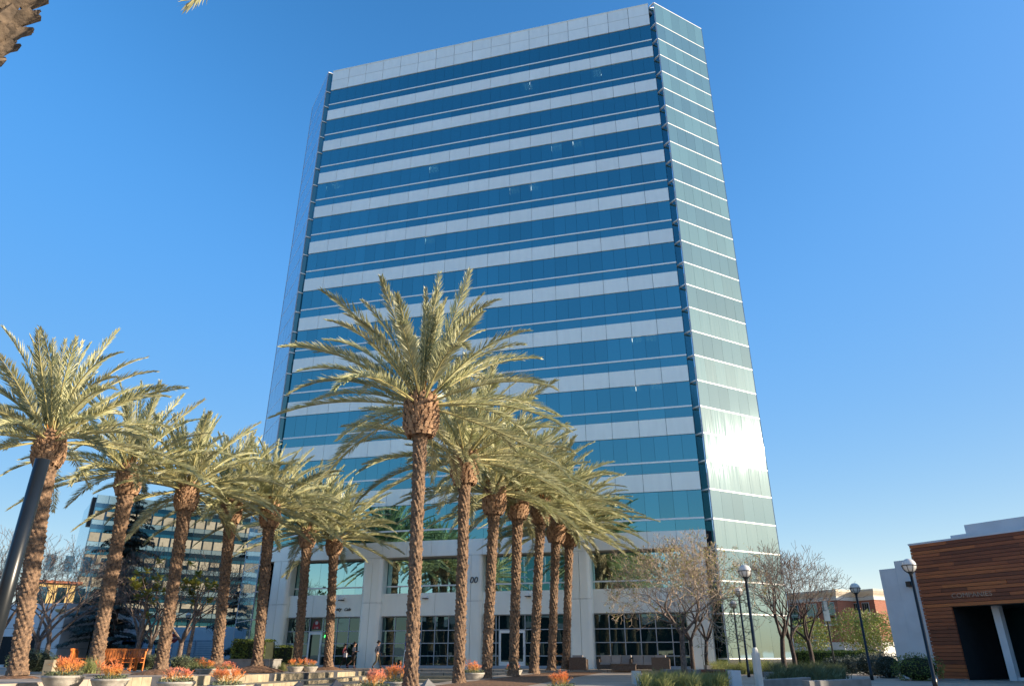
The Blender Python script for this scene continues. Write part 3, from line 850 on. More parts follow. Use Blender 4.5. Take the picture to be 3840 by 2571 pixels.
# ------------------------------------------------------------------ other buildings on the left
WL = at(255, 2258, 60)
lb = empty('white_block', (WL.x, WL.y, 0), TROT)
m = MB(); m.box(-16, 0, 0.05, 9, 0, WL.z - .02); m.build('core', MAT['joint'], lb)
zz = [0.02, 1.45, 2.95, WL.z]
for i in range(10):
    for j in range(3):
        x0, x1 = -1.6 * (i + 1), -1.6 * i
        if j == 0 and -6.3 < x0 and x1 < -1.5: continue
        m = MB(); m.box(x0 + .012, x1 - .012, 0, .1, zz[j] + .012, zz[j + 1] - .012); m.build('panel', MAT['white'], lb)
for j in range(3):
    m = MB(); m.box(0.0, .05, 0.0, 9, zz[j] + .012, zz[j + 1] - .012); m.build('panel', MAT['white'], lb)
m = MB(); m.box(-6.3, -1.65, -.02, .06, .3, 2.35); m.build('opening_shade', MAT['interior'], lb)  # flat dark panel painting in the dim inside of the garage opening
tag(lb, 'low white panelled block at the far left behind bare trees', 'building')
e = empty('wall_lamp', at(227, 2286, 59.7))
m = MB(); m.lathe([(.0, -.25), (.3, -.12), (.42, 0), (.42, .08), (.1, .1)], 12); m.build('shade', M('lamp cream', (.6, .5, .3), .5), e)
tag(e, 'round cream wall lamp on the white panelled block', 'wall lamp')
YA, YB = at(120, 2165, 90), at(275, 2155, 90)
yb = empty('yellow_building', (YA.x, YA.y, 0))
m = MB(); m.box(0, YB.x - YA.x, 0, 14, 0, YA.z - .5); m.build('wall', MAT['yellow'], yb)
m = MB(); m.box(-.5, YB.x - YA.x + .5, -.5, 14.5, YA.z - .49, YA.z - .2); m.build('roof', MAT['tileroof'], yb)
for i in range(4):
    for j in range(3):
        m = MB(); m.box(1.0 + i * 2.0, 2.0 + i * 2.0, -.06, .05, 3 + j * 3.8, 4.9 + j * 3.8); m.build('window', MAT['fardark'], yb)
yb.rotation_euler.z = R(38)
tag(yb, 'yellow stucco building with tiled roof behind the bare trees', 'building')
LO = at(648, 2350, 74)
lw_ = empty('louvre_block', (LO.x, LO.y, 0), TROT)
m = MB(); m.box(0, 12.5, .05, 7, 0, LO.z - .02); m.build('core', MAT['white'], lw_)
for i in range(5):
    for j in range(2):
        m = MB(); m.box(i * 2.5 + .012, i * 2.5 + 2.488, 0, .05, j * LO.z / 2 + .012, (j + 1) * LO.z / 2 - .012); m.build('panel', MAT['white'], lw_)
for x in (1.0, 3.05):
    m = MB(); m.box(x, x + 1.95, -.06, 0, .1, 2.3); f = m.build('louvre_door', MAT['alu'], lw_)
    for k in range(10):
        m = MB(); m.box(x + .08, x + 1.87, -.10, -.06, .2 + k * .2, .34 + k * .2); m.build('slat', MAT['white'], f)
tag(lw_, 'low white service block with louvred doors left of the tower', 'building')

# ------------------------------------------------------------------ date palms
def frond_mesh(e0, droop, seed, L=4.7, npair=92):
    q = random.Random(seed)
    m = MB()
    N = 14
    pts = []; dirs = []
    p = Vector((0, 0, 0)); side_bend = q.uniform(-.25, .25)
    for i in range(N + 1):
        s = i / N
        e = R(e0 - droop * s ** 1.7)
        y = side_bend * s * s
        d = Vector((math.cos(e) * math.cos(y), math.cos(e) * math.sin(y), math.sin(e)))
        pts.append(p.copy()); dirs.append(d)
        p = p + d * (L / N)
    m.tube(pts, [.034 * (1 - .85 * i / N) + .005 for i in range(N + 1)], 4, 1, False)
    def sample(s):
        f = s * N; i = min(int(f), N - 1); t = f - i
        return pts[i].lerp(pts[i + 1], t), dirs[i].lerp(dirs[i + 1], t).normalized()
    for k in range(npair):
        s = .13 + .86 * (k + .5) / npair
        P, d = sample(min(s, .999))
        h = Vector((-d.y, d.x, 0))
        if h.length < .05: h = Vector((0, 1, 0))
        h.normalize()
        up = d.cross(h); up = -up if up.z < 0 else up
        prof = min(1, (s - .08) / .18) * (1 if s < .72 else max(.32, 1 - (s - .72) / .28 * .68))
        for sg in (-1, 1):
            ln = .62 * prof * q.uniform(.85, 1.1)
            fa = R(46 - 24 * s + q.uniform(-9, 9))
            va = R(38 - 14 * s + q.uniform(-16, 16))
            out = (h * sg * math.cos(va) + up * math.sin(va))
            D = (d * math.cos(fa) + out * math.sin(fa)).normalized()
            wdir = D.cross(up if q.random() < .5 else d).normalized() * (.0235 * q.uniform(.8, 1.25))
            b = P + d * q.uniform(-.02, .02)
            mid = b + D * ln * .42
            tip = b + D * ln + Vector((0, 0, -.05 * ln))
            m.poly([b, mid + wdir, tip, mid - wdir], 0)
    return m.mesh('frond', [MAT['frond'], MAT['rachis']])
CLASSES = [(86, 16, 6), (77, 26, 8), (66, 36, 9), (53, 44, 10), (40, 48, 10), (27, 50, 10), (13, 48, 9), (-2, 40, 7), (-16, 30, 4)]
FR = [[frond_mesh(e, d * f, 100 * i + j) for j, f in enumerate((.75, 1.0, 1.3))] for i, (e, d, n) in enumerate(CLASSES)]

TH = 7.45     # trunk height below the bulge
def trunk_mesh(seed, TH=TH):
    q = random.Random(seed)
    m = MB(); n = 45; lob = 11; hh = .15
    nz = int(TH / hh * 4)
    jit = {}
    rings = []
    for i in range(nz + 1):
        z = TH * i / nz
        s = z / TH
        r0 = .255 + .10 * max(0, 1 - z / .5) ** 2 + .06 * max(0, (s - .75) / .25)
        b = len(m.v)
        for k in range(n):
            th = 2 * math.pi * k / n
            u = k * lob / n + .42 * z / hh
            col_ = int(math.floor(u)); fu = u - col_
            v = z / hh + .5 * (col_ % 2)
            row = int(math.floor(v)); fv = v - row
            key = (col_, row)
            if key not in jit: jit[key] = q.uniform(.2, 1.6)
            bump = (.25 + .75 * fv) * (1 - abs(2 * fu - 1) ** 2) * jit[key]
            r = r0 + .075 * bump + q.uniform(-.006, .006)
            m.v.append((r * math.cos(th), r * math.sin(th), z))
        rings.append(b)
    for i in range(nz):
        a, b = rings[i], rings[i + 1]
        for k in range(n):
            k2 = (k + 1) % n
            m.f.append((a + k, a + k2, b + k2, b + k)); m.m.append(0)
    return m.mesh('trunk', MAT['trunk'])
def boot_mesh(seed, pr=None, rows_=14, big=1.0, nn=15):
    q = random.Random(seed)
    m = MB()
    def rad(s):   # s 0..1.2 m, bulging
        pf = pr or [(0, .47), (.10, .55), (.45, .57), (.9, .54), (1.2, .46), (1.35, .26)]
        for (a, ra), (b, rb) in zip(pf, pf[1:]):
            if s <= b: return ra + (rb - ra) * (s - a) / (b - a)
        return .2
    m.lathe([(rad(s_ / 10) - .05, s_ / 10) for s_ in range(0, 14)], 20)
    k = 0
    for row in range(rows_):
        s = -.06 + row * .1 * big
        for j in range(nn):
            th = 2 * math.pi * (j + .5 * (row % 2)) / nn + q.uniform(-.08, .08)
            r = rad(max(0, s))
            o = Vector((math.cos(th), math.sin(th), 0)); tn = Vector((-math.sin(th), math.cos(th), 0))
            c = o * (r - .02) + Vector((0, 0, s + .06))
            tilt = R(q.uniform(12, 38) + 14 * (big - 1))
            ax = (Vector((0, 0, 1)) * math.cos(tilt) + o * math.sin(tilt))
            nr = ax.cross(tn)
            h_ = q.uniform(.075, .12) * big; w_ = q.uniform(.045, .075) * big
            A_ = c + o * .02 - ax * h_; B_ = c + o * .02 + ax * h_
            b0 = len(m.v)
            for P_, ww_, t_ in ((A_, w_ * 1.25, .03), (B_, w_ * q.uniform(.5, .9), .016)):
                m.v += [tuple(P_ + tn * i_ * ww_ + nr * j_ * t_) for i_, j_ in ((-1, -1), (1, -1), (1, 1), (-1, 1))]
            for f_ in ((3, 2, 1, 0), (4, 5, 6, 7), (0, 1, 5, 4), (1, 2, 6, 5), (2, 3, 7, 6), (3, 0, 4, 7)):
                m.f.append(tuple(b0 + i_ for i_ in f_)); m.m.append(0)
    return m.mesh('leaf_base_bulge', MAT['boot'])
def stalk_mesh(seed):
    q = random.Random(seed); m = MB()
    for k in range(22):
        th = q.uniform(0, 6.283); e = R(q.uniform(35, 85)); ln = q.uniform(.4, .9)
        d = Vector((math.cos(e) * math.cos(th), math.cos(e) * math.sin(th), math.sin(e)))
        m.tube([Vector((0, 0, 0)) + d * .15, d * ln], [.03, .012], 4)
    return m.mesh('flower_stalks', MAT['fruit'])
TR = [trunk_mesh(s_) for s_ in (1, 2, 3)]
BT = [boot_mesh(s_) for s_ in (4, 5)]
DB = boot_mesh(8, [(0, .30), (.3, .36), (.8, .50), (1.35, .62), (1.8, .62)], 11, 1.75, 10); DB.materials.clear(); DB.materials.append(M('shaded grey brown boots', (.17, .125, .085), .9, var=.4, scale=4, bump=.6, bscale=15, c2=(.05, .038, .028)))  # grey-brown boots, colour darkened to paint in shade from the crown
ST = stalk_mesh(6)
def mound_mesh():
    m = MB(); q = random.Random(3); n = 26; rings = []
    for i, (r, z) in enumerate(((1.5, -.05), (1.15, .07), (.8, .17), (.5, .25), (.2, .29))):
        b = len(m.v)
        for k in range(n):
            rr = r * (1 + q.uniform(-.06, .06)); th = 2 * math.pi * k / n
            m.v.append((rr * math.cos(th), rr * math.sin(th), z + q.uniform(-.012, .012)))
        rings.append(b)
    for a, b in zip(rings, rings[1:]):
        for k in range(n):
            m.f.append((a + k, a + (k + 1) % n, b + (k + 1) % n, b + k)); m.m.append(0)
    m.f.append(tuple(rings[-1] + k for k in range(n))); m.m.append(0)
    return m.mesh('soil_mound', MAT['soil'], True)
MD = mound_mesh()
def palm(base, top, label, seed, group, mound=True, filt=None, fat=1.0):
    q = random.Random(seed)
    csc = q.uniform(.92, 1.07); skip = q.uniform(0, .2)
    ax = top - base
    Lh = ax.length
    e = empty('date_palm', base)
    e.rotation_euler = ax.to_track_quat('Z', 'Y').to_euler()
    tag(e, label, 'palm tree', group)
    th = Lh - 1.3
    put('trunk', TR[seed % 3], e, (0, 0, 0), (0, 0, q.uniform(0, 6)), (fat, fat, th / TH))
    put('leaf_base_bulge', BT[seed % 2], e, (0, 0, th - .02), (0, 0, q.uniform(0, 6)))
    put('flower_stalks', ST, e, (0, 0, th + 1.05), (0, 0, q.uniform(0, 6)))
    ga = q.uniform(0, 6.28)
    for ci, (e0, dr, n) in enumerate(CLASSES):
        for j in range(n):
            az = ga + 2 * math.pi * (j + q.uniform(-.25, .25)) / n + ci * 2.4
            if filt and not filt(ci, az): continue
            if q.random() < skip: continue
            sc_ = q.uniform(.86, 1.1) * (.88 if ci < 2 else (.95 if ci < 4 else 1.03)) * csc
            r0 = .10 + .03 * ci
            o = put('frond', q.choice(FR[ci]), e, (r0 * math.cos(az), r0 * math.sin(az), th + 1.28 - .05 * ci),
                    (R(q.uniform(-14, 14)), R(q.uniform(-7, 7)), az), (sc_, sc_, sc_))
            # order: twist about the rib, pitch, then heading
    if mound:
        o = struct(put('soil_mound', MD, None, (base.x, base.y, base.z - .26), (0, 0, q.uniform(0, 6))))
    return e
PALMS = {
 'L': [((193, 1623), (62, 2533), 27.2), ((492, 1746), (357, 2493), 33.6), ((708, 1812), (602, 2508), 36.5), ((872, 1869), (811, 2488), 41.2), ((1017, 1886), (964, 2495), 42.1), ((1157, 1973), (1114, 2485), 50.0), ((1255, 2003), (1230, 2499), 52.0)],
 'R': [((1582, 1484), (1540, 2575), 22.3), ((1746, 1689), (1720, 2563), 28.7), ((1856, 1820), (1824, 2546), 34.6), ((1943, 1845), (1925, 2533), 37.2), ((2030, 1869), (2002, 2523), 39.6), ((2087, 1947), (2068, 2512), 44.6), ((2137, 1964), (2122, 2508), 46.8)]}
LBL = {
 'L': ['nearest date palm of the left row, behind the dark foreground pole', 'second date palm from the camera in the left row', 'third date palm from the camera in the left row, on a soil mound', 'fourth date palm from the camera in the left row', 'fifth date palm from the camera in the left row, beside the white corner column', 'sixth date palm from the camera in the left row, behind two bowl planters', 'farthest date palm of the left row, in front of the cafe window'],
 'R': ['tallest date palm in the picture, nearest of the middle row', 'second date palm from the camera in the middle row, in front of the numbered column', 'third date palm from the camera in the middle row', 'fourth date palm from the camera in the middle row, by the glass doors', 'fifth date palm from the camera in the middle row', 'sixth date palm from the camera in the middle row', 'farthest date palm of the middle row, by the fourth column']}
for key, lst in PALMS.items():
    for i, (a, g_, Y) in enumerate(lst):
        palm(at(*g_, Y), at(*a, Y), LBL[key][i], (10 if key == 'L' else 40) + i, 'date palms in the %s row' % ('left' if key == 'L' else 'middle'), mound=(key == 'L' or i in (1,)), fat=(1.0 if key == 'L' else (.68, .74, .80, .82, .82, .84, .84)[i]))
# the palm whose crown base shows in the top left corner
def nfil(ci, az):
    return ci < 5 and math.cos(az) < -.1 and math.sin(az) < .2
np_ = palm(Vector((-7.48, 7.0, .24)), Vector((-7.52, 7.0, 9.2)), 'date palm trunk top at the upper left corner of the picture', 77, None, mound=False, filt=nfil)
np_.rotation_euler = (0, 0, 0)
for c_ in np_.children:
    if c_.name.startswith('leaf_base'): c_.data = DB
ov = frond_mesh(60, 208, 991, 4.6)
put('frond', ov, np_, (.38, 0, 9.03), (0, 0, R(2)))

# ------------------------------------------------------------------ vegetation builders
def bare_tree_meshes(seed, H=6.2, spread=1.0, fork=1.9, leaves=500, r0=.13, depth=6, ls=(.05, .10)):
    q = random.Random(seed)
    tk, br, lf = MB(), MB(), MB()
    tips = []
    def grow(p, d, ln, r, dep, first=False):
        n = 3
        pts = [p]; rad = [r]
        for i in range(n):
            d = (d + Vector((q.uniform(-.22, .22), q.uniform(-.22, .22), q.uniform(-.10, .16)))).normalized()
            p = p + d * ln / n
            pts.append(p); rad.append(max(.010, r * (1 - .32 * (i + 1) / n)))
        (tk if dep >= depth - 1 else br).tube(pts, rad, 7 if dep >= depth - 1 else (5 if dep > 2 else 3), 0, False)
        if dep <= 2: tips.extend(pts[1:])
        if dep == 0: return
        nb = 3 if dep >= depth - 1 else (3 if q.random() < .45 else 2)
        a0 = q.uniform(0, 6.28)
        for k in range(nb):
            az = a0 + 6.283 * k / nb + q.uniform(-.5, .5)
            tilt = R(q.uniform(22, 50)) * spread
            x = d.orthogonal().normalized(); y = d.cross(x)
            nd = (d * math.cos(tilt) + (x * math.cos(az) + y * math.sin(az)) * math.sin(tilt))
            nd.z += .10; nd.normalize()
            grow(p, nd, ln * q.uniform(.66, .86), rad[-1] * q.uniform(.62, .8), dep - 1)
    # short trunk then two or three limbs
    base = [Vector((0, 0, -.05)), Vector((q.uniform(-.04, .04), q.uniform(-.04, .04), fork * .5)), Vector((q.uniform(-.08, .08), q.uniform(-.08, .08), fork))]
    tk.tube(base, [r0 * 1.25, r0, r0 * .92], 9, 0, False)
    a0 = q.uniform(0, 6.28)
    for k in range(4):
        az = a0 + 6.283 * k / 4 + q.uniform(-.3, .3); t = R(q.uniform(24, 44)) * spread
        grow(base[-1] - Vector((0, 0, .05)), Vector((math.cos(az) * math.sin(t), math.sin(az) * math.sin(t), math.cos(t))), (H - fork) * .31, r0 * .62, depth)
    for k in range(leaves):
        p = q.choice(tips) + Vector((q.gauss(0, .05), q.gauss(0, .05), q.gauss(0, .05)))
        leaf(lf, q, p, q.uniform(*ls))
    return tk, br, lf
def leaf(m, q, p, s, asp=.55, droop=0.0):
    d = Vector((q.gauss(0, 1), q.gauss(0, 1), q.gauss(0, .8) - droop))
    d.normalize()
    x = d.orthogonal().normalized()
    a = q.uniform(0, 6.28)
    x = (x * math.cos(a) + d.cross(x) * math.sin(a)) * s * asp * .5
    m.poly([p - d * s * .5, p + x, p + d * s * .5, p - x])
def bare_tree(base, proto, label, rz, sc_, group, mats):
    e = empty('bare_tree', base, rz); e.scale = (sc_, sc_, sc_)
    for nm_, me in zip(('trunk', 'branches', 'leaves'), proto):
        if me: put(nm_, me, e)
    tag(e, label, 'tree', group)
    return e
def tree_proto(seed, mats, **k):
    tk, br, lf = bare_tree_meshes(seed, **k)
    return (tk.mesh('trunk', mats[0], True), br.mesh('branches', mats[1], True), lf.mesh('leaves', mats[2]) if lf.v else None)
TP1 = tree_proto(21, (MAT['bark'], M('pale twig', (.46, .36, .26), .85, var=.25, scale=3), MAT['yleaf']), H=6.6, fork=1.95, leaves=2000, r0=.13, spread=1.15, depth=7, ls=(.07, .14))
TP2 = tree_proto(22, (MAT['darkbark'], MAT['bark'], MAT['yleaf']), H=7.0, fork=2.1, leaves=400, r0=.14, depth=5)
TP3 = tree_proto(23, (MAT['darkbark'], MAT['bark'], MAT['yleaf']), H=7.4, fork=2.0, leaves=120, r0=.15, spread=.95, depth=5)
TP4 = tree_proto(24, (MAT['bark'], MAT['bark'], MAT['yleaf']), H=8.0, fork=1.6, leaves=160, r0=.17, spread=1.0, depth=5)
gR = 'bare trees by the planter walls'
bare_tree(Vector((8.03, 36.0, 0)), TP1, 'bare tree with yellow leaves, nearest of the group by the white corner column', .4, .95, gR, None)
bare_tree(Vector((10.2, 43.5, 0)), TP2, 'dark trunked bare tree just behind the yellow leaved tree, left of the pair', 2.2, .82, gR, None)
bare_tree(Vector((11.9, 47.0, 0.0)), TP2, 'dark trunked bare tree right before the white corner column', 4.1, .84, gR, None)
bare_tree(Vector((15.4, 43.6, 0)), TP3, 'bare dark tree before the glass end, leftmost of three trunks', 1.0, .92, gR, None)
bare_tree(Vector((16.3, 44.4, 0)), TP3, 'bare dark tree before the glass end, middle of three trunks', 3.3, .86, gR, None)
bare_tree(Vector((17.7, 45.5, 0)), TP3, 'bare dark tree at the edge of the sky, rightmost of three trunks', 5.0, .86, gR, None)
gL = 'bare trees behind the left palms'
def ground_pt(px, Y, z=.15):
    p = at(px, 2470, Y); return Vector((p.x, Y, z))
bare_tree(ground_pt(128, 46), TP4, 'bare multi-limbed tree in front of the white block, left trunk', .3, .96, gL, None)
bare_tree(ground_pt(172, 49), TP4, 'bare multi-limbed tree in front of the white block, right trunk', 2.5, .95, gL, None)
bare_tree(ground_pt(-40, 50), TP4, 'bare tree at the left edge of the picture, left of the dark pole', 4.5, 1.12, gL, None)
bare_tree(ground_pt(515, 52), TP4, 'bare tree between the second and third left palms, left trunk', 1.4, .98, gL, None)
bare_tree(ground_pt(552, 55), TP4, 'bare tree between the second and third left palms, right trunk', 3.6, 1.05, gL, None)
bare_tree(ground_pt(668, 56), TP4, 'bare tree just right of the third left palm, by the stop sign', 5.6, 1.02, gL, None)

# cedars
def cedar(base, H, rad, seed, label, gap=0):
    q = random.Random(seed)
    e = empty('cedar_tree', base)
    m = MB(); m.tube([(0, 0, 0), (.05, 0, H * .5), (0, .05, H)], [H * .018, H * .011, .02], 8, 0, False); m.build('trunk', MAT['darkbark'], e)
    br, nd = MB(), MB()
    z = H * .10
    while z < H * .985:
        f = 1 - z / H
        nb = 4 if f > .25 else 3
        for k in range(nb):
            az = q.uniform(0, 6.283); ln = rad * (f ** .75) * q.uniform(.55, 1.15) + .25
            dr = q.uniform(-.12, .10)
            pts = []
            for i in range(6):
                s = i / 5
                pts.append(Vector((math.cos(az) * ln * s, math.sin(az) * ln * s, z + dr * ln * s + .10 * ln * s - .22 * ln * s * s)))
            br.tube(pts, [.05 * f + .02, .045 * f + .015, .035 * f + .012, .02, .012, .006], 4, 0, False)
            n = int(5 + ln * 80)
            sd = Vector((-math.sin(az), math.cos(az), 0))
            for i in range(n):
                s = q.uniform(.12, 1.02); fi = min(s, .999) * 5; a = int(fi)
                p = pts[a].lerp(pts[a + 1], fi - a)
                wdt = .30 * ln * (1 - .65 * s) * .8 + .12
                o = sd * q.uniform(-wdt, wdt) + Vector((0, 0, q.uniform(-.16, .05)))
                tl = q.uniform(.22, .46) * (.55 + .45 * min(1, ln / 1.5))
                d = (sd * (1 if o.dot(sd) > 0 else -1) * .6 + Vector((math.cos(az), math.sin(az), 0)) * .6 + Vector((q.uniform(-.4, .4), q.uniform(-.4, .4), -.35 + q.uniform(-.3, .2)))).normalized()
                x = d.cross(Vector((0, 0, 1)))
                if x.length < .1: x = sd
                x = x.normalized() * tl * .17
                P = p + o
                nd.poly([P - d * tl * .5, P + x, P + d * tl * .5, P - x])
        z += q.uniform(.16, .34) * (1.0 + f) * (1 + gap)
    br.build('branches', MAT['darkbark'], e)
    nd.build('crown', MAT['cedar'], e)
    tag(e, label, 'tree')
    return e
c1 = ground_pt(395, 62); cedar(c1, at(400, 1805, 62).z - c1.z, 4.3, 31, 'dark blue green cedar left of the second palm, before the glass block')
c2 = ground_pt(905, 66); cedar(c2, at(905, 1900, 66).z - c2.z, 3.4, 32, 'dark open branched cedar between the fourth and fifth left palms', .9)

# leaf masses: hedges, shrubs, round trees
def leaf_mass(m, q, n, fn, s0, s1, asp=.6):
    for _ in range(n): leaf(m, q, fn(q), q.uniform(s0, s1), asp)
def ellipsoid_fn(c, r, shell=.55, lump=None):
    def fn(q):
        while True:
            v = Vector((q.gauss(0, 1), q.gauss(0, 1), q.gauss(0, 1)))
            if v.length > .1: break
        v.normalize()
        k = shell + (1 - shell) * q.random() ** .5
        if lump: k *= 1 + lump * math.sin(v.x * 7 + v.z * 5) * math.cos(v.y * 6 + 2)
        return Vector((c[0] + v.x * r[0] * k, c[1] + v.y * r[1] * k, max(.02, c[2] + v.z * r[2] * k)))
    return fn
def bush(name, base, r, label, cat, mat, seed, n=900, s=(.06, .13), core=True, asp=.5, group=None, lump=.12):
    q = random.Random(seed); e = empty(name, base)
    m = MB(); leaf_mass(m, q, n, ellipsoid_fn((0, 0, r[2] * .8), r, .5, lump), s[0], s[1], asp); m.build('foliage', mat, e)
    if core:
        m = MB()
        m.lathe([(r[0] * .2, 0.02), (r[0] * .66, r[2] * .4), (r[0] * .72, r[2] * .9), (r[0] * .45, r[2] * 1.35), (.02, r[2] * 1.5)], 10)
        o = m.build('dark_core', MAT['core'], e); o.scale.y = r[1] / r[0]  # dark solid core that keeps the foliage opaque
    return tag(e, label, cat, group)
def hedge(A, B, wd, h, label, seed, n, mat, s=(.05, .11)):
    q = random.Random(seed)
    A = Vector(A); B = Vector(B); d = B - A; L = d.length; d /= L; nr = Vector((d.y, -d.x, 0))
    e = empty('hedge', A)
    def fn(q):
        f = q.random()
        t = q.random() * L
        wob = .05 * math.sin(t * 3.1) + .04 * math.sin(t * 7.7)
        if f < .45: return d * t + nr * q.uniform(-wd / 2, wd / 2) + Vector((0, 0, h + wob + q.gauss(0, .035)))
        sd = 1 if f < .85 else -1
        return d * t + nr * sd * (wd / 2 + wob + q.gauss(0, .035)) + Vector((0, 0, q.uniform(.02, h)))
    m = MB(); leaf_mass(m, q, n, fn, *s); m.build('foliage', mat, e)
    m = MB(); m.obox(d * L / 2 + Vector((0, 0, h * .48)), d * (L / 2 - .08), nr * (wd / 2 - .06), (0, 0, h * .47)); m.build('dark_core', MAT['core'], e)  # solid dark filler so the hedge is not see-through
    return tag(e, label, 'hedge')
hA, hB = at(2958, 2480, 62), at(3290, 2480, 56)
hedge((hA.x, hA.y, 0), (hB.x, hB.y, 0), 2.0, 1.22, 'long clipped hedge in front of the brick building', 41, 7000, MAT['hedge'], (.06, .13))
hA, hB = at(225, 2470, 72), at(262, 2470, 72)
hedge((hA.x, hA.y, .1), (hB.x, hB.y, .1), 1.4, 1.55, 'short lit hedge just right of the white block', 42, 1200, MAT['hedge'])
hA, hB = at(410, 2470, 78), at(648, 2470, 78)
hedge((hA.x, hA.y, .1), (hB.x, hB.y, .1), 1.4, 1.45, 'long lit hedge behind the orange benches', 43, 4000, MAT['hedge'])
hA, hB = at(880, 2470, 50), at(1010, 2470, 49.5)
hedge((hA.x, hA.y, .45), (hB.x, hB.y, .45), 1.3, 1.35, 'bushy hedge in concrete planters beside the tower corner', 44, 3800, MAT['hedge'], (.07, .14))
hA, hB = at(1030, 2470, 54), at(1108, 2470, 53)
hedge((hA.x, hA.y, .3), (hB.x, hB.y, .3), 1.1, 1.2, 'shaded hedge under the leftmost shopfront window', 45, 1800, MAT['hedge'])
# concrete planter boxes below that hedge
for px, Y, wdt, lbx in ((925, 49, 2.6, 'long concrete planter box below the bushy hedge, left of the fifth palm'), (1000, 48.6, 1.5, 'concrete planter box below the bushy hedge, right of the fifth palm')):
    p = at(px, 2480, Y)
    m = MB(); m.box(-wdt / 2, wdt / 2, -.9, .45, -.1, .58); m.box(-wdt / 2 - .04, wdt / 2 + .04, -.94, .49, .58, .64)
    o = m.build('planter_box', MAT['concrete'], None, (p.x, p.y, .1)); o.rotation_euler.z = TROT
    tag(o, lbx, 'planter')
# round trees by the brick building
def round_tree(base, H, rc, label, seed, flowers=.25):
    q = random.Random(seed); e = empty('round_tree', base)
    m = MB()
    for k in range(5):
        a = k * 1.26 + q.uniform(-.3, .3); t = q.uniform(.25, .5)
        m.tube([(0.05 * math.cos(a), .05 * math.sin(a), 0), (math.cos(a) * t * .6, math.sin(a) * t * .6, H * .22), (math.cos(a) * t * rc, math.sin(a) * t * rc, H * .55)], [.07, .055, .03], 6, 0, False)
    m.build('trunk', MAT['cream'], e)
    c = (0, 0, H - rc[2] if hasattr(rc, '__len__') else H - rc)
    r = (rc, rc, rc * .85)
    c = (0, 0, H - r[2])
    m = MB(); leaf_mass(m, q, 3000, ellipsoid_fn(c, r, .35, .10), .09, .19, .6); m.build('crown', MAT['leaf'], e)
    m = MB(); leaf_mass(m, q, int(2200 * flowers), ellipsoid_fn(c, r, .55, .10), .06, .13, .7); m.build('flowers', MAT['pinkleaf'], e)
    return tag(e, label, 'tree')
p = at(3052, 2460, 64); round_tree(Vector((p.x, p.y, .2)), at(3050, 2312, 64).z - .2, 1.75, 'round clipped tree with pale multi-stem trunk before the brick building', 51)
p = at(3225, 2460, 60); round_tree(Vector((p.x, p.y, .1)), at(3230, 2282, 60).z, 1.85, 'taller round tree with pinkish blooms, left one beside the white wall', 52, .45)
p = at(3300, 2460, 57); round_tree(Vector((p.x, p.y, .1)), at(3290, 2290, 57).z, 1.7, 'round tree with pinkish blooms right against the white stucco wall', 53, .45)
# big-leaved small trees behind the left palms
def bigleaf(base, H, label, seed):
    q = random.Random(seed); e = empty('broadleaf_tree', base)
    m = MB(); m.tube([(0, 0, 0), (.1, 0, H * .4), (-.05, .05, H * .8)], [.14, .11, .05], 7, 0, False)
    for k in range(6):
        a = q.uniform(0, 6.28); m.tube([(.05, 0, H * (.45 + .05 * k)), (math.cos(a) * .7, math.sin(a) * .7, H * (.6 + .06 * k))], [.05, .02], 5, 0, False)
    m.build('trunk', MAT['fruit'] if False else MAT['bark'], e)
    m = MB()
    for k in range(24):
        c = Vector((q.gauss(0, .68), q.gauss(0, .68), H * .8 + q.gauss(0, H * .13)))
        for j in range(22):
            a = q.uniform(0, 6.28); el = q.uniform(-.5, .9)
            d = Vector((math.cos(a) * math.cos(el), math.sin(a) * math.cos(el), math.sin(el)))
            x = d.cross(Vector((0, 0, 1))).normalized() * .10
            L = q.uniform(.32, .52)
            m.poly([c, c + d * L * .55 + x, c + d * L, c + d * L * .55 - x])
    m.build('crown', MAT['yleaf'], e)
    return tag(e, label, 'tree')
bigleaf(ground_pt(505, 49), at(515, 2130, 49).z - .2, 'yellow green broad-leaved tree behind the third left palm, left of it', 61)
bigleaf(ground_pt(700, 50), at(712, 2140, 50).z - .2, 'yellow green broad-leaved tree right of the third left palm', 62)
# shrubs on the left
for i, (px, Y, r, lb_) in enumerate((
    (95, 38, (.9, .8, .62), 'grey green sage shrub right of the nearest left palm'),
    (150, 39, (.75, .7, .60), 'pale sage shrub with upright stems before the white block'),
    (195, 40, (.5, .5, .42), 'small sage tuft beside the stone block'),
    (520, 44, (1.0, .7, .50), 'grey green shrub between the second and third left palms'),
    (570, 45, (.8, .7, .48), 'grey green shrub left of the third left palm'),
    (680, 46, (.8, .7, .45), 'grey green shrub right of the third left palm'),
    (740, 47, (.9, .7, .40), 'low shaded shrub left of the fourth palm'))):
    p = at(px, 2470, Y)
    bush('sage_shrub', Vector((p.x, Y, .18)), r, lb_, 'shrub', MAT['sage'], 200 + i, 1500, (.05, .12), True, .3)
for i, (px, Y, lb_) in enumerate(((335, 26, 'golden tufted grass clump by the second left palm'), (735, 38, 'golden tufted grass clump beside the fourth palm planter'), (1055, 48, 'golden green tufted grass clump right of the fifth palm'))):
    p = at(px, 2510, Y); q = random.Random(300 + i)
    m = MB()
    for k in range(260):
        a = q.uniform(0, 6.28); t = q.uniform(.05, .9); L = q.uniform(.35, .6); o = Vector((q.gauss(0, .12), q.gauss(0, .12), 0))
        d = Vector((math.cos(a) * math.sin(t), math.sin(a) * math.sin(t), math.cos(t))); x = d.cross(Vector((0, 0, 1))).normalized() * .012 if d.z < .999 else Vector((.012, 0, 0))
        m.poly([o - x, o + x, o + d * L])
    o = m.build('grass_clump', MAT['grass'], None, (p.x, Y, p.z - .1 if p.z > -.3 else -.2)); tag(o, lb_, 'grass clump')

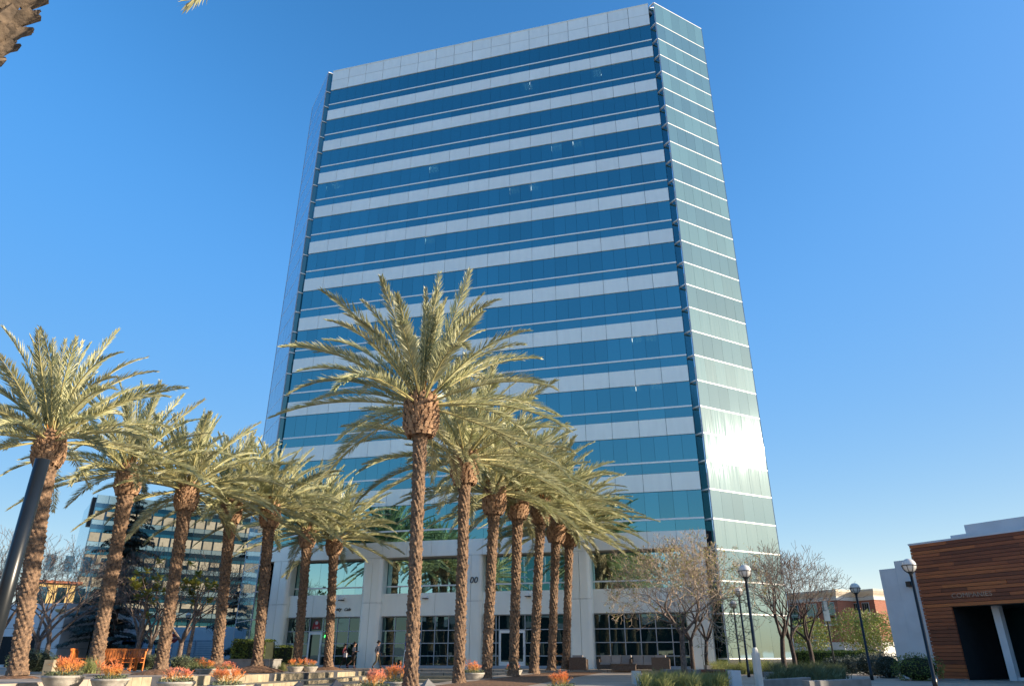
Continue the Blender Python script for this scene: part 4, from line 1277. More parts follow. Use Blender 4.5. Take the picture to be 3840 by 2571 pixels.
# ------------------------------------------------------------------ lamp posts
def lamp_meshes():
    d = {}
    m = MB(); m.tube([(0, 0, 0), (0, 0, .35), (0, 0, .36), (0, 0, 3.5)], [.075, .07, .055, .045], 10); d['pole'] = m.mesh('pole', MAT['darkpole'], True)
    m = MB(); R_ = .21
    m.lathe([(max(.01, R_ * math.sin(a * math.pi / 12)), -R_ * math.cos(a * math.pi / 12)) for a in range(13)], 20); d['globe'] = m.mesh('globe', MAT['globe'], True)
    m = MB()
    for k in range(8):
        a = k * math.pi / 4
        m.tube([(math.cos(a) * .222 * math.sin(t), math.sin(a) * .222 * math.sin(t), -.222 * math.cos(t)) for t in [i * math.pi / 2 / 6 for i in range(7)]], .009, 4, 0, False)
    m.tube([(.224 * math.cos(k * math.pi / 12), .224 * math.sin(k * math.pi / 12), 0) for k in range(25)], .013, 5, 0, False)
    m.lathe([(.05, -.32), (.055, -.26), (.10, -.20), (.10, -.18)], 12)
    d['cage'] = m.mesh('cage', MAT['darkpole'])
    return d
LM = lamp_meshes()
def lamp(x, y, z, gz, label, group=None, base=False):
    e = empty('lamp_post', (x, y, z))
    h = gz - z
    put('pole', LM['pole'], e, (0, 0, 0), (0, 0, 0), (1, 1, (h - .28) / 3.5))
    put('globe', LM['globe'], e, (0, 0, h)); put('cage', LM['cage'], e, (0, 0, h))
    if base:
        m = MB(); m.prism([(.13 * math.cos(a * math.pi / 4 + .39), .13 * math.sin(a * math.pi / 4 + .39)) for a in range(8)], 0, 1.0); m.lathe([(.10, 1.0), (.09, 1.1), (.05, 1.16)], 10); m.build('pedestal', MAT['limewash'], e)
    return tag(e, label, 'lamp post', group)
gl = 'globe lamp posts on the right'
for px, py, Y, z, lb_, bs in ((3409, 2119, 23.0, 0, 'tall globe lamp post right before the timber building corner', False), (3206, 2204, 32.0, 0, 'globe lamp post left of the white stucco wall', False),
    (2793, 2140, 24.6, 0, 'globe lamp post on a pale pedestal before the glass tower end', True), (2769, 2217, 36.6, 0, 'second globe lamp post in the receding line by the tower end', False),
    (2749, 2264, 46.2, 0, 'third globe lamp post in the receding line by the tower end', False), (2742, 2292, 53.0, 0, 'farthest globe lamp post in the receding line by the tower end', False)):
    p = at(px, py, Y); lamp(p.x, p.y, z, p.z, lb_, gl, bs)
p = at(3872, 2174, 22.0); lamp(p.x + .02, p.y, 0, p.z, 'globe lamp post cut by the right edge of the picture', gl)
gl = 'globe lamp posts behind the left palms'
for px, py, Y, lb_ in ((366, 2275, 62, 'small globe lamp post peeking out behind the second left palm'), (531, 2304, 60, 'globe lamp post between two bare trees behind the left palms'), (707, 2306, 60, 'globe lamp post left of the white service block')):
    p = at(px, py, Y); lamp(p.x, p.y, .15, p.z, lb_, gl)
# pole with a box head on the right
p = at(3092, 2262, 44); e = empty('sign_pole', (p.x, p.y, 0))
m = MB(); m.tube([(0, 0, 0), (0, 0, p.z)], .05, 8); m.build('pole', MAT['darkpole'], e)
m = MB(); m.box(-.10, .10, -.10, .10, p.z - .35, p.z + .15); m.box(-.17, .17, -.05, .05, p.z - .95, p.z - .35); m.build('head', M('sensor head', (.2, .28, .34), .5), e)
tag(e, 'thin dark pole with a box head before the round tree', 'pole')
# dark foreground pole at the left edge
p = at(160, 1722, 8.3)
e = empty('foreground_pole', (p.x, p.y, .2))
m = MB(); m.tube([(0, 0, 0), (0, 0, p.z - .2)], [.088, .078], 20); m.build('shaft', MAT['darkpole'], e, smooth=True)
m = MB(); m.lathe([(.15, 0), (.15, .25), (.10, .32), (.095, .36)], 16); m.build('base', MAT['darkpole'], e)
tag(e, 'thick dark metal pole close to the camera at the left edge', 'pole')

# ------------------------------------------------------------------ bowl planters with orange sticks
def bowl_mesh():
    m = MB(); m.lathe([(.20, 0), (.22, .04), (.26, .07), (.40, .20), (.50, .36), (.535, .44), (.55, .45), (.55, .51), (.50, .51), (.47, .46), (.02, .45)], 28); return m.mesh('bowl', MAT['bowl'], True)
BW = bowl_mesh()
def sticks_mesh(seed, mat, H=.75):
    q = random.Random(seed); m = MB()
    def st(p, d, ln, r, dep):
        p2 = p + d * ln
        m.tube([p, p2], [r, r * .8], 4, 0, False)
        if dep == 0: return
        for k in range(3 if q.random() < .6 else 2):
            nd = (d + Vector((q.gauss(0, .40), q.gauss(0, .40), q.uniform(-.15, .35)))).normalized()
            st(p2, nd, ln * q.uniform(.62, .95), r * .84, dep - 1)
    for k in range(17):
        a = q.uniform(0, 6.28); rr = .30 * q.random() ** .5
        d = Vector((math.cos(a) * .8 * q.random(), math.sin(a) * .8 * q.random(), 1)).normalized()
        st(Vector((math.cos(a) * rr, math.sin(a) * rr, 0)), d, H * q.uniform(.13, .26), .009, 4)
    return m.mesh('sticks', mat)
def cover_mesh(seed):
    q = random.Random(seed); m = MB()
    for k in range(420):
        a = q.uniform(0, 6.28); r = .50 * q.random() ** .5
        leaf(m, q, Vector((r * math.cos(a), r * math.sin(a), .02 + q.uniform(0, .13))), q.uniform(.05, .10), .4)
    return m.mesh('groundcover', MAT['sage'])
SK = [sticks_mesh(71, MAT['fire']), sticks_mesh(72, MAT['fire'], .85), sticks_mesh(73, MAT['firepink'], .7)]
CV = [cover_mesh(74), cover_mesh(75)]
def planter(px, rim_y, Y, label, k, dia, group='bowl planters with orange stick plants', tall=1.0):
    p = at(px, rim_y, Y)
    sc_ = dia / 1.1
    e = empty('bowl_planter', (p.x, p.y, p.z - .51 * sc_), k * 1.3); e.scale = (sc_,) * 3
    put('bowl', BW, e)
    m = MB(); m.lathe([(.46, .455), (.45, .475), (.02, .48)], 16); m.build('soil', MAT['soil'], e)
    put('sticks', SK[k % 3], e, (0, 0, .46), (0, 0, k), (.88, .88, tall * .78)); put('groundcover', CV[k % 2], e, (0, 0, .46))
    return tag(e, label, 'planter', group)
for k, (px, ry, Y, dia, lb_) in enumerate((
    (240, 2530, 21.5, 1.08, 'large bowl planter of orange sticks at bottom left, leftmost of all'), (415, 2542, 21.5, .98, 'bowl planter of orange sticks in front of the second left palm base'),
    (662, 2553, 21.5, 1.0, 'bowl planter of orange sticks right of the third left palm'), (850, 2565, 21.5, 1.0, 'near bowl planter of orange sticks below the fifth left palm'),
    (772, 2505, 37.5, .98, 'pale bowl planter of orange sticks left of the fourth palm base'), (850, 2507, 36.5, .98, 'bowl planter of orange sticks right of the fourth palm base'),
    (1108, 2497, 45.5, .95, 'left one of two bowl planters before the cafe door'), (1163, 2497, 46.0, .92, 'right one of two bowl planters before the cafe door'),
    (1402, 2572, 22.0, 1.0, 'coral orange planter left of the tallest palm, front one'), (1487, 2553, 27.0, 1.0, 'coral orange planter left of the tallest palm, rear one'),
    (1774, 2520, 33.0, 1.0, 'pink orange planter between the second and third middle palms'), (1925, 2510, 41.5, .98, 'planter half hidden behind the fourth middle palm'),
    (2105, 2572, 23.0, .92, 'coral orange planter right of the middle palm row at the bottom edge'))):
    planter(px, ry, Y, lb_, k, dia, tall=(1.3 if px in (1402, 1487) else 1.05))

# ------------------------------------------------------------------ right-hand planters, benches, beds
def wall_px(name, px0, y0, px1, y1, Y0, Y1, th, label, mat, cat='planter wall', z0=0.0, parent=None):
    A, B = at(px0, y0, Y0), at(px1, y1, Y1)
    n = 10; m = MB()
    d = Vector((B.x - A.x, B.y - A.y, 0)); L = d.length; d.normalize(); nr = Vector((-d.y, d.x, 0))
    for s_ in (0,):
        r0 = []
        for i in range(n + 1):
            t = i / n; bow = -.12 * L * 4 * t * (1 - t) * .25
            p = Vector((A.x + (B.x - A.x) * t, A.y + (B.y - A.y) * t, 0)) + nr * bow
            zt = A.z + (B.z - A.z) * t
            b = len(m.v)
            m.v += [tuple(Vector((p.x, p.y, z0 - .01))), tuple(Vector((p.x, p.y, zt - .02))), tuple(Vector((p.x, p.y, zt)) + nr * .02), tuple(Vector((p.x, p.y, zt)) + nr * th), tuple(Vector((p.x, p.y, z0 - .01)) + nr * th)]
            r0.append(b)
        for a, b in zip(r0, r0[1:]):
            for k in range(4):
                m.f.append((a + k, b + k, b + k + 1, a + k + 1)); m.m.append(0)
        m.f.append(tuple(r0[0] + k for k in range(5))); m.m.append(0)
        m.f.append(tuple(r0[-1] + k for k in reversed(range(5)))); m.m.append(0)
    o = m.build(name, mat)
    return tag(o, label, cat)
wall_px('planter_wall', 3035, 2551, 3264, 2541, 23.5, 24.5, .3, 'curved grey concrete planter wall at the bottom edge before the lamp posts', MAT['concrete'])
wall_px('planter_wall', 2862, 2547, 3040, 2537, 25.5, 26.5, .3, 'grey concrete planter wall right of the pale lamp pedestal', MAT['concrete'])
wall_px('planter_wall', 2948, 2522, 3125, 2513, 32.5, 33.5, .35, 'grey concrete bench wall behind the grasses with a red wood seat', MAT['concrete'])
wall_px('planter_wall', 2862, 2517, 2955, 2519, 36.5, 36.5, .3, 'low dark concrete wall before the three bare trunks', MAT['concrete'])
wall_px('planter_wall', 2598, 2509, 2748, 2508, 36.0, 36.0, .4, 'upper concrete bench wall right of the yellow leaved tree', MAT['concrete'])
wall_px('planter_wall', 2580, 2534, 2748, 2529, 29.5, 29.5, .4, 'lower concrete bench wall right of the yellow leaved tree', MAT['concrete'])
wall_px('planter_wall', 2425, 2528, 2565, 2524, 30.5, 30.5, .35, 'grey concrete wall left of the yellow leaved tree', MAT['concrete'])
wall_px('planter_wall', 2482, 2508, 2600, 2506, 40.0, 40.0, .3, 'low grey concrete wall behind the wicker armchair', MAT['concrete'])
def seat_px(px0, px1, yt, yb, Y, label):
    A, B, C_ = at(px0, yt, Y), at(px1, yt, Y), at(px0, yb, Y)
    e = empty('wood_seat', ((A.x + B.x) / 2, Y, C_.z))
    L = (B.x - A.x); h = A.z - C_.z
    nb_ = 5
    for k in range(2):
        m = MB(); m.box(-L / 2, L / 2, 0, .05, k * h / 2 + .004, (k + 1) * h / 2 - .004); m.build('board', MAT['redwood'], e)
    for k in range(4):
        m = MB(); m.box(-L / 2, L / 2, .055 + k * .11, .055 + k * .11 + .10, h, h + .035); m.build('board', MAT['redwood'], e)
    return tag(e, label, 'bench seat')
seat_px(3008, 3100, 2518, 2532, 32.4, 'dark red wood seat on the concrete bench wall by the thin pole')
seat_px(2630, 2720, 2511, 2522, 35.9, 'upper dark red wood seat on the concrete bench walls')
seat_px(2622, 2730, 2535, 2546, 29.4, 'lower dark red wood seat on the concrete bench walls')
def block_px(name, px0, px1, yt, Y, dp, label, cat, mat, z0=0.0, bev=.03):
    A, B = at(px0, yt, Y), at(px1, yt, Y); w_ = B.x - A.x
    m = MB(); h = A.z - z0
    m.prism([(-w_ / 2 + bev, 0), (w_ / 2 - bev, 0), (w_ / 2, bev), (w_ / 2, dp - bev), (w_ / 2 - bev, dp), (-w_ / 2 + bev, dp), (-w_ / 2, dp - bev), (-w_ / 2, bev)], 0, h)
    o = m.build(name, mat, None, ((A.x + B.x) / 2, Y, z0)); return tag(o, label, cat)
block_px('waste_bin', 2740, 2778, 2512, 25.5, .4, 'pale square waste bin beside the pale lamp pedestal', 'bin', MAT['white'])
block_px('concrete_block', 2372, 2404, 2514, 27.5, .35, 'pale concrete block left of the grassy bed', 'block', MAT['limewash'])
block_px('stone_block', 166, 205, 2472, 30.0, .4, 'tan stone block beside the sage shrubs at left', 'block', MAT['coping'], .2)
block_px('utility_box', 2648, 2680, 2492, 44, .5, 'grey utility box at the foot of the white corner column', 'utility box', MAT['concrete'])
def grass_bed(name, pts, n, H, seed, mat, z=0.0, label=None):
    q = random.Random(seed); m = MB()
    xs = [p[0] for p in pts]; ys = [p[1] for p in pts]
    def inside(x, y):
        c_ = False; j = len(pts) - 1
        for i in range(len(pts)):
            if (pts[i][1] > y) != (pts[j][1] > y) and x < (pts[j][0] - pts[i][0]) * (y - pts[i][1]) / (pts[j][1] - pts[i][1]) + pts[i][0]: c_ = not c_
            j = i
        return c_
    clumps = []
    while len(clumps) < max(6, n // 70):
        x, y = q.uniform(min(xs), max(xs)), q.uniform(min(ys), max(ys))
        if inside(x, y): clumps.append((x, y, q.uniform(.4, 1.4)))
    for _ in range(n):
        cx, cy, hs_ = q.choice(clumps)
        o = Vector((cx + q.gauss(0, .09), cy + q.gauss(0, .09), 0))
        a = q.uniform(0, 6.28); t = abs(q.gauss(.35, .3)); L = H * hs_ * q.uniform(.6, 1.15)
        d = Vector((math.cos(a) * math.sin(t), math.sin(a) * math.sin(t), math.cos(t)))
        x = d.cross(Vector((.3, .2, 1))).normalized() * .013
        mid = o + d * L * .55
        e_ = mid + (d + Vector((math.cos(a) * .5, math.sin(a) * .5, -.25))).normalized() * L * .5
        m.poly([o - x, o + x, mid + x * .8, mid - x * .8]); m.poly([mid - x * .8, mid + x * .8, e_])
    o = stuff(m.build(name, mat, None, (0, 0, z)))
    return o
def wp(px, Y): 
    p = at(px, 2480, Y); return (p.x, Y)
o = grass_bed('grass', [wp(2400, 23.5), wp(2720, 23.5), wp(2720, 28.5), wp(2560, 30), wp(2410, 29.5)], 4200, .40, 81, MAT['grass']); o['label'] = 'pale green ornamental grass in the bed before the yellow leaved tree'; o['category'] = 'grass'
o = grass_bed('grass', [wp(2880, 27), wp(3120, 27), wp(3150, 32), wp(2880, 32)], 4500, .5, 82, MAT['sage']); o['label'] = 'grey green grasses between the planter walls at right'; o['category'] = 'grass'
o = grass_bed('grass', [wp(2860, 38), wp(3150, 38), wp(3160, 46), wp(2840, 46)], 5000, .6, 83, MAT['sage']); o['label'] = 'shaded grey green grasses in front of the far hedge'; o['category'] = 'grass'
o = grass_bed('grass', [wp(2665, 42), wp(2900, 42), wp(2890, 47), wp(2670, 48)], 5500, .62, 84, MAT['grass']); o['label'] = 'leafy green planting at the foot of the glass tower end'; o['category'] = 'grass'
# soil strip below the middle palm row
m = MB(); m.poly([(-4.4, 18, .006), (-1.4, 18, .006), (5.6, 47.5, .006), (2.2, 47.5, .006)]); struct(m.build('mulch_strip', MAT['soil']))
# shrubs near the timber building
for i, (px, Y, r, lb_) in enumerate(((3440, 31.5, (1.05, .8, .58), 'dense dark green shrub at the foot of the timber wall'), (3330, 35, (.8, .7, .6), 'dark shrub left of the white stucco wall foot'), (3270, 40, (1.1, .9, .62), 'wide dark shrub before the far hedge end'), (3195, 44, (.9, .8, .55), 'rounded dark shrub left of the second lamp post'), (3140, 47, (.9, .8, .5), 'small rounded dark shrub below the clipped hedge'))):
    p = at(px, 2500, Y)
    bush('dark_shrub', Vector((p.x, Y, 0)), r, lb_, 'shrub', MAT['leaf'] if i == 0 else MAT['cedar'], 230 + i, 2000, (.05, .11), True, .45)

# ------------------------------------------------------------------ terrace furniture by the tower
def cushion(m, x0, x1, y0, y1, z0, z1):
    b = .04
    m.prism([(x0 + b, y0), (x1 - b, y0), (x1, y0 + b), (x1, y1 - b), (x1 - b, y1), (x0 + b, y1), (x0, y1 - b), (x0, y0 + b)], z0, z1)
def sofa(px, Y, seats, label, rz=None, z=.12):
    p = at(px, 2500, Y); e = empty('wicker_sofa' if seats > 1 else 'wicker_armchair', (p.x, p.y, z), TROT if rz is None else rz)
    w_ = seats * .66 + .36
    m = MB(); m.box(-w_ / 2, w_ / 2, 0, .85, .04, .30); m.box(-w_ / 2, w_ / 2, .70, .85, .30, .72); m.build('frame', MAT['wicker'], e)
    for s_ in (-1, 1):
        m = MB(); m.box(min(s_ * w_ / 2, s_ * (w_ / 2 - .16)), max(s_ * w_ / 2, s_ * (w_ / 2 - .16)), .002, .70, .301, .62); m.build('arm', MAT['wicker'], e)
    for k in range(seats):
        x0 = -w_ / 2 + .18 + k * .66
        m = MB(); cushion(m, x0 + .01, x0 + .65, .02, .68, .302, .44); m.build('seat_cushion', MAT['cushion'], e)
        m = MB(); cushion(m, x0 + .01, x0 + .65, .54, .69, .442, .84); m.build('back_cushion', MAT['cushion'], e)
    for s_ in (-1, 1):
        for y in (.05, .75):
            m = MB(); m.box(s_ * (w_ / 2 - .08) - .03, s_ * (w_ / 2 - .08) + .03, y, y + .06, 0, .04); m.build('leg', MAT['black'], e)
    return tag(e, label, 'sofa' if seats > 1 else 'armchair')
sofa(2308, 48.2, 3, 'three seat wicker sofa with taupe cushions in front of the fourth bay window')
sofa(2412, 47.2, 2, 'wicker sofa right of the three seat sofa, partly behind an armchair')
sofa(2175, 46.6, 1, 'brown wicker armchair seen from behind at the fourth column', math.pi + TROT)
sofa(2482, 45.0, 1, 'brown wicker armchair seen from behind, right end of the lounge set', math.pi + TROT)
p = at(2338, 2505, 46.5); e = empty('low_table', (p.x, p.y, .12), TROT)
m = MB(); m.box(-.75, .75, 0, .6, .30, .36); m.build('top', MAT['wicker'], e)
m = MB(); m.box(-.72, .72, .03, .57, 0, .30); m.build('base', MAT['wicker'], e)
tag(e, 'low brown wicker table before the three seat sofa', 'table')

# A-frame sign and cash machine
p = tw(13.35, -1.6, .12); e = empty('sidewalk_sign', p, TROT)
for s_ in (-1, 1):
    for y, t in ((-.25, .0), (.25, .0)):
        m = MB(); m.bar((s_ * .34, y, 0), (s_ * .34, 0, 1.18), .05, .05); m.build('leg', MAT['rail'], e)
m = MB(); m.obox((0, -.13, .72), (.31, 0, 0), (0, .012, .0), (0, .075, .36)); bd = m.build('board', MAT['black'], e)
m = MB(); m.box(-.34, .34, -.03, .03, 1.10, 1.18); m.build('top_bar', MAT['rail'], e)
for z, w_ in ((.98, .20), (.86, .24), (.72, .22), (.52, .25)):
    m = MB(); y_ = -.13 + (z - .72) * .208 - .018
    m.box(-w_, w_, y_ - .004, y_, z - .022, z + .022); m.build('text_line', M('chalk', (.5, .5, .5), .8), bd)
tag(e, 'black sidewalk sign in a white frame by the second shopfront', 'sign')
p = tw(12.55, .25, .12); e = empty('cash_machine', p, TROT)
m = MB(); m.box(-.35, .35, 0, .35, 0, 2.25); m.build('body', MAT['blue'], e)
m = MB(); m.box(-.28, .28, -.02, 0, .75, 1.45); m.build('fascia', MAT['rail'], e)
m = MB(); m.box(-.18, .18, -.03, -.02, 1.1, 1.38); m.build('screen', MAT['slot'], e)
put('lettering', text_mesh('ATM', .2, MAT['rail'], .004), e, (0, -.012, 1.75), (R(90), 0, 0))
tag(e, 'tall blue cash machine beside the second shopfront, behind the tallest palm', 'cash machine')

# pyramid-topped path lights at the bottom edge
for px, py, lb_ in ((960, 2560, 'small pyramid topped path light at the bottom, leftmost of four'), (1122, 2550, 'small pyramid topped path light, second from the left'), (1262, 2546, 'small pyramid topped path light, third from the left'), (1606, 2542, 'small pyramid topped path light between the tallest palm and the next')):
    p = at(px, py, 21); e = empty('path_light', (p.x, p.y, -.45), .5)
    h = p.z + .45
    m = MB(); m.box(-.13, .13, -.13, .13, 0, h - .2); m.build('post', MAT['concrete'], e)
    m = MB(); b = [(-.18, -.18, h - .2), (.18, -.18, h - .2), (.18, .18, h - .2), (-.18, .18, h - .2)]
    for k in range(4): m.poly([b[k], b[(k + 1) % 4], (0, 0, h)])
    m.poly(b[::-1]); m.build('cap', MAT['concrete'] if px == 1606 else MAT['tile'], e)
    tag(e, lb_, 'path light')

# ------------------------------------------------------------------ orange benches, stop sign, vehicles on the left
def bench(px, Y, n, label, rz):
    p = at(px, 2478, Y); e = empty('orange_bench', (p.x, p.y, .16), rz)
    w_ = n
    for k in range(4):
        m = MB(); m.box(-w_ / 2, w_ / 2, k * .12, k * .12 + .10, .42, .455); m.build('seat_slat', MAT['orange'], e)
    nb_ = int(w_ / .13)
    for k in range(nb_):
        x = -w_ / 2 + (k + .5) * w_ / nb_
        m = MB(); m.obox((x, .56, .78), (w_ / nb_ * .38, 0, 0), (0, .012, 0), (0, .06, .30)); m.build('back_slat', MAT['orange'], e)
    m = MB(); m.box(-w_ / 2, w_ / 2, .59, .64, 1.02, 1.12); m.build('top_rail', MAT['orange'], e)
    for s_ in (-1, 1):
        for y in (.02, .50):
            m = MB(); m.box(s_ * (w_ / 2 - .05) - .035, s_ * (w_ / 2 - .05) + .035, y, y + .07, 0, .62 if y < .1 else 1.0); m.build('leg', MAT['orange'], e)
        m = MB(); m.box(s_ * (w_ / 2 - .05) - .04, s_ * (w_ / 2 - .05) + .04, -.02, .56, .62, .66); m.build('arm', MAT['orange'], e)
    return tag(e, label, 'bench')
bench(412, 41.0, 1.1, 'bright orange slatted chair, left of the group by the second left palm', .2)
bench(450, 41.5, 1.25, 'bright orange slatted chair, middle of the group by the second left palm', .05)
bench(486, 42.2, 1.0, 'bright orange slatted chair, right of the group by the second left palm', -.3)
bench(315, 41.0, .9, 'orange slatted chair seen from the side, left of the second left palm', 1.75)
p = at(652, 2391, 66); e = empty('stop_sign', (p.x, p.y, .1))
m = MB(); m.tube([(0, 0.03, 0), (0, .03, p.z + .3)], .035, 6); m.build('post', MAT['alu'], e)
oc = [(.40 * math.cos(R(22.5 + 45 * k)), .40 * math.sin(R(22.5 + 45 * k))) for k in range(8)]
m = MB(); m.poly([(x, -.01, p.z - .1 + z_) for x, z_ in oc]); m.poly([(x, .02, p.z - .1 + z_) for x, z_ in oc][::-1]); m.build('plate', M('sign red', (.42, .03, .035), .5), e)
put('lettering', text_mesh('STOP', .24, MAT['rail'], .003), e, (0, -.02, p.z - .1), (R(90), 0, 0))
tag(e, 'red octagonal stop sign right of the third left palm', 'stop sign')
def vehicle(px, Y, van, mat, label, rz):
    p = at(px, 2470, Y); e = empty('parked_van' if van else 'parked_car', (p.x, p.y, .05), rz)
    if van: prof = [(-2.4, .35), (2.4, .35), (2.45, .9), (2.25, 1.15), (1.65, 2.0), (1.45, 2.1), (-2.3, 2.1), (-2.42, 1.9)]
    else: prof = [(-2.1, .32), (2.1, .32), (2.15, .65), (1.95, .82), (1.0, .95), (.35, 1.42), (-1.0, 1.45), (-1.75, 1.0), (-2.12, .92)]
    wv_ = .92
    m = MB(); n = len(prof)
    A = [(x, -wv_ * (1 if z < 1.1 else .86), z) for x, z in prof]; B = [(x, wv_ * (1 if z < 1.1 else .86), z) for x, z in prof]
    m.poly(A); m.poly(B[::-1])
    for k in range(n): m.poly([A[k], B[k], B[(k + 1) % n], A[(k + 1) % n]][::-1])
    body = m.build('body', mat, e)
    for s_ in (-1, 1):
        m = MB()
        if van: q_ = [(1.5, 1.2), (1.95, 1.2), (1.5, 1.85), (-1.9, 1.85), (-1.9, 1.2)]
        else: q_ = [(.85, 1.0), (.3, 1.36), (-.95, 1.38), (-1.45, 1.02)]
        m.poly([(x, s_ * (wv_ * .93 + .012), z) for x, z in q_]); m.build('side_window', MAT['slot'], e)
        for x in (-1.45, 1.45):
            m = MB(); m.tube([(x, s_ * (wv_ - .16), .33), (x, s_ * (wv_ + .02), .33)], .33, 16); wl = m.build('wheel', MAT['black'], e)
            m = MB(); m.tube([(x, s_ * (wv_ + .0), .33), (x, s_ * (wv_ + .03), .33)], .19, 12); m.build('rim', MAT['alu'], wl)
        m = MB(); m.box(2.06 if not van else 2.36, 2.16 if not van else 2.46, s_ * .65 - .18, s_ * .65 + .18, .62, .78); m.build('headlight', MAT['rail'], e)
    m = MB()
    if van: m.poly([(2.26, -.74, 1.2), (2.26, .74, 1.2), (1.68, .70, 2.0), (1.68, -.70, 2.0)])
    else: m.poly([(1.02, -.76, .99), (1.02, .76, .99), (.38, .70, 1.42), (.38, -.70, 1.42)])
    m.build('windscreen', MAT['slot'], e)
    return tag(e, label, 'van' if van else 'car')
vehicle(505, 66, True, M('blue paint pale', (.12, .19, .42), .3, coat=.6), 'pale blue van parked behind the orange chairs', R(-80))
vehicle(240, 64, False, M('dark car paint', (.02, .025, .03), .25, coat=.8), 'dark car parked right of the white block', R(-60))
vehicle(420, 70, False, M('black car paint', (.012, .012, .014), .25, coat=.8), 'black car parked left of the pale blue van', R(-75))

# ------------------------------------------------------------------ people walking past the cafe
def skin_obj(name, pts, edges, mat, parent):
    """pts: (x,y,z,r); grown into one continuous surface"""
    me = bpy.data.meshes.new(name)
    me.from_pydata([p[:3] for p in pts], edges, [])
    me.materials.append(mat)
    o = put(name, me, parent)
    md = o.modifiers.new('skin', 'SKIN'); md.use_smooth_shade = True
    for v, p in zip(me.skin_vertices[0].data, pts): v.radius = (p[3], p[3])
    me.skin_vertices[0].data[0].use_root = True
    sb = o.modifiers.new('sub', 'SUBSURF'); sb.levels = 1; sb.render_levels = 1
    return o
def person(t, y, label, H, top, bottom, legs, arms, bag=None, longhair=True, skirt=False, shoes='blackcloth', coat_len=0.0):
    e = empty('person', tw(t, y, .12), TROT); k = H / 1.70; e.scale = (k, k, k)
    P = [(0, 0, .93, .115), (.0, 0, 1.08, .105), (.015, 0, 1.25, .115), (.02, 0, 1.39, .095), (.035, 0, 1.47, .048), (.045, 0, 1.53, .062), (.055, 0, 1.60, .082), (.045, 0, 1.66, .062), (.135, 0, 1.585, .014)]
    E_ = [(0, 1), (1, 2), (2, 3), (3, 4), (4, 5), (5, 6), (6, 7), (6, 8)]
    chains = {}
    for s_, (kn, an, toe), (el, wr) in ((1, legs[0], arms[0]), (-1, legs[1], arms[1])):
        b = len(P)
        P += [(0, s_ * .095, .88, .085), (*kn, .056), (*an, .036), (*toe, .028)]
        E_ += [(0, b), (b, b + 1), (b + 1, b + 2), (b + 2, b + 3)]
        a = len(P)
        dv_ = Vector(wr) - Vector(el); dv_.normalize()
        hand = Vector(wr) + dv_ * .075
        P += [(.01, s_ * .17, 1.39, .056), (*el, .040), (*wr, .026), (*hand, .030)]
        E_ += [(3, a), (a, a + 1), (a + 1, a + 2), (a + 2, a + 3)]
        sd = Vector((0, 1, 0))
        for f_ in range(5):
            fb = hand + sd * (-.028 + .018 * f_) + (dv_ * .01 if f_ < 4 else -dv_ * .03)
            ln = (.055, .07, .075, .065, .05)[f_]
            dd = dv_ if f_ < 4 else (dv_ + sd * .9).normalized()
            f1 = fb + dd * ln * .55; f2 = fb + (dd + Vector((.25, 0, -.25))).normalized() * ln
            i0 = len(P); P += [(*f1, .009), (*f2, .008)]; E_ += [(a + 3, i0), (i0, i0 + 1)]
    body = skin_obj('body', P, E_, MAT['skin'], e)
    # eyes and mouth
    m = MB()
    for s_ in (-1, 1): m.obox((.125, s_ * .03, 1.61), (.006, 0, 0), (0, .012, 0), (0, 0, .006))
    m.obox((.122, 0, 1.545), (.006, 0, 0), (0, .022, 0), (0, 0, .005))
    m.build('face_features', MAT['hair'], e)
    # upper garment with sleeves
    G = [(0, 0, .90 - coat_len, .16 if coat_len else .135), (0, 0, 1.08, .128), (.015, 0, 1.25, .138), (.02, 0, 1.38, .115), (.03, 0, 1.44, .066)]
    GE = [(0, 1), (1, 2), (2, 3), (3, 4)]
    for s_, (el, wr) in ((1, arms[0]), (-1, arms[1])):
        b = len(G); G += [(.01, s_ * .175, 1.385, .072), (*el, .056), (*(Vector(el).lerp(Vector(wr), .85)), .042)]; GE += [(3, b), (b, b + 1), (b + 1, b + 2)]
    skin_obj('top', G, GE, MAT[top], e)
    if skirt:
        m = MB(); m.lathe([(.15, 0), (.185, -.2), (.165, -.48)], 14, (0, 0, .98)); o = m.build('skirt', MAT[bottom], e, smooth=True); o.scale = (1, .95, 1)
    else:
        G = [(0, 0, .96, .125)]; GE = []
        for s_, (kn, an, toe) in ((1, legs[0]), (-1, legs[1])):
            b = len(G); G += [(0, s_ * .095, .86, .105), (*kn, .075), (*(Vector(kn).lerp(Vector(an), .92)), .058)]; GE += [(0, b), (b, b + 1), (b + 1, b + 2)]
        skin_obj('trousers', G, GE, MAT[bottom], e)
    for (kn, an, toe) in legs:
        m = MB(); a_ = Vector(an); t_ = Vector(toe); d_ = (t_ - a_); m.tube([a_ - d_ * .25 + Vector((0, 0, -.03)), a_ + d_ * .3 + Vector((0, 0, -.02)), t_ + d_ * .2], [.042, .046, .03], 8); m.build('shoe', MAT[shoes], e, smooth=True)
    G = [(.0, 0, 1.64, .092), (-.04, 0, 1.58, .085)]; GE = [(0, 1)]
    if longhair: G += [(-.09, 0, 1.46, .075), (-.12, 0, 1.32, .06)]; GE += [(1, 2), (2, 3)]
    G.append((.05, 0, 1.70, .055)); GE.append((0, len(G) - 1))
    skin_obj('hair', G, GE, MAT['hair'], e)
    return tag(e, label, 'person')
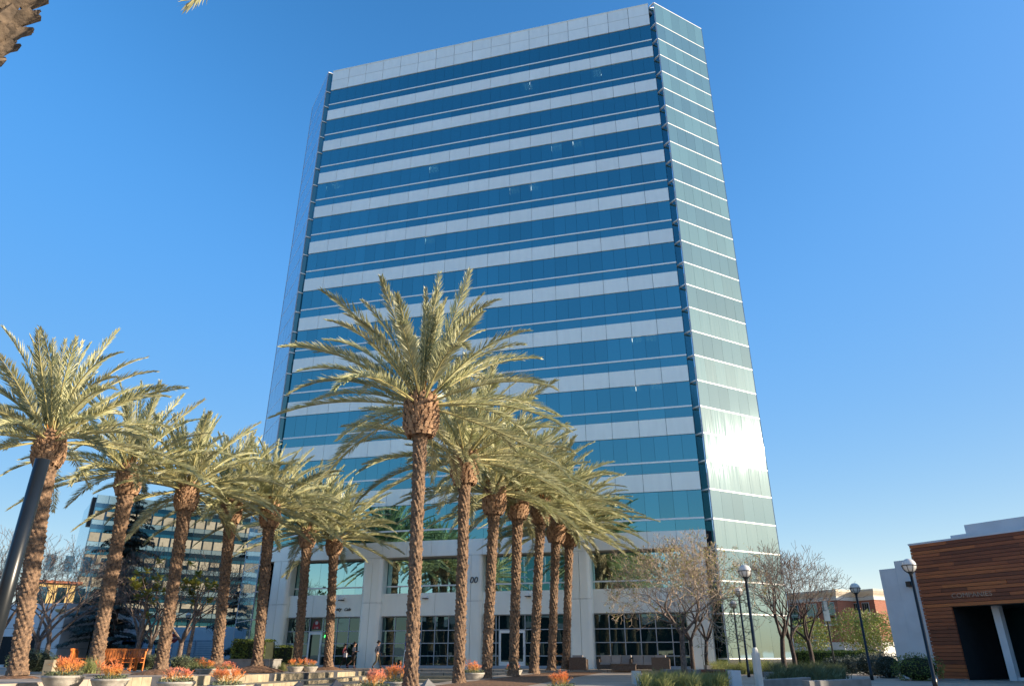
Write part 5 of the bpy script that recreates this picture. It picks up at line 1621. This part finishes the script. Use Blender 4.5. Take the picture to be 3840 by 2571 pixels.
# walkers face along the facade towards the right
wl1 = (((.10, .09, .50), (.24, .09, .10), (.36, .09, .05)), ((-.02, -.09, .48), (-.28, -.09, .15), (-.22, -.09, .03)))
wl2 = (((.06, .09, .48), (.04, .09, .08), (.17, .09, .03)), ((-.06, -.09, .50), (-.36, -.09, .24), (-.32, -.09, .12)))
person(8.75, -2.3, 'woman with long dark hair in a maroon cardigan carrying a pale bag', 1.56, 'maroon', 'blackcloth', wl1, (((.08, .24, 1.12), (.24, .20, .98)), ((-.04, -.26, 1.12), (.10, -.24, .95))), coat_len=.22)
person(9.42, -2.2, 'woman in a dark jacket and black skirt holding papers, before the column', 1.66, 'navy', 'blackcloth', wl2, (((-.04, .24, 1.14), (.20, .16, 1.12)), ((-.02, -.24, 1.14), (.22, -.16, 1.10))), skirt=True, shoes='redshoe', longhair=False)
person(11.15, -2.0, 'man in dark blue top and khaki trousers walking past the second shopfront', 1.74, 'navy', 'khaki', wl1, (((.06, .25, 1.12), (.16, .23, .90)), ((-.08, -.25, 1.12), (.02, -.24, .88))), longhair=False)
p = tw(8.95, -2.55, .12 + .72); m = MB(); cushion(m, -.14, .14, -.05, .05, 0, .26); m.tube([(-.08, 0, .26), (-.05, 0, .40), (.05, 0, .40), (.08, 0, .26)], .008, 4)
o = m.build('handbag', MAT['bagwhite'], None, p); o.rotation_euler.z = TROT; tag(o, 'pale handbag hanging from the arm of the woman in maroon', 'bag')
p = tw(9.66, -2.25, .12 + 1.08); m = MB(); m.obox((0, 0, 0), (.13, 0, .03), (0, .10, 0), (0, 0, .008)); o = m.build('papers', MAT['navy'], None, p); o.rotation_euler.z = TROT
tag(o, 'dark folder of papers held by the woman in the black skirt', 'papers')

# ------------------------------------------------------------------ unseen low block added behind the viewpoint to darken shopfront reflections; gridded tower above
ob = empty('added_reflection_block', (-6, -34, 0), TROT)
m = MB(); m.box(-60, 50, -12, 0, 0, 7.6); m.build('wall', MAT['interior'], ob)
m = MB(); m.box(-60, 50, -.2, .25, 6.9, 7.9); m.build('parapet', MAT['white'], ob)
for k in range(24):
    m = MB(); m.box(-58 + k * 4.5, -57.4 + k * 4.5, .0, .3, 0, 6.9); m.build('pier', MAT['concrete'], ob)
m = MB(); m.box(-44, -27, -14, -.5, 7.6, 24); m.build('tower_wall', MAT['slot'], ob)
for k in range(6):
    m = MB(); m.box(-44, -27, -.5, -.35, 9 + k * 2.8, 9.25 + k * 2.8); m.build('tower_rail', MAT['alu'], ob)
    m = MB(); m.box(-44 + k * 3.4, -43.8 + k * 3.4, -.5, -.33, 7.6, 24); m.build('tower_rail', MAT['alu'], ob)
tag(ob, 'unseen low dark block added across the plaza to darken the shopfront reflections', 'building')
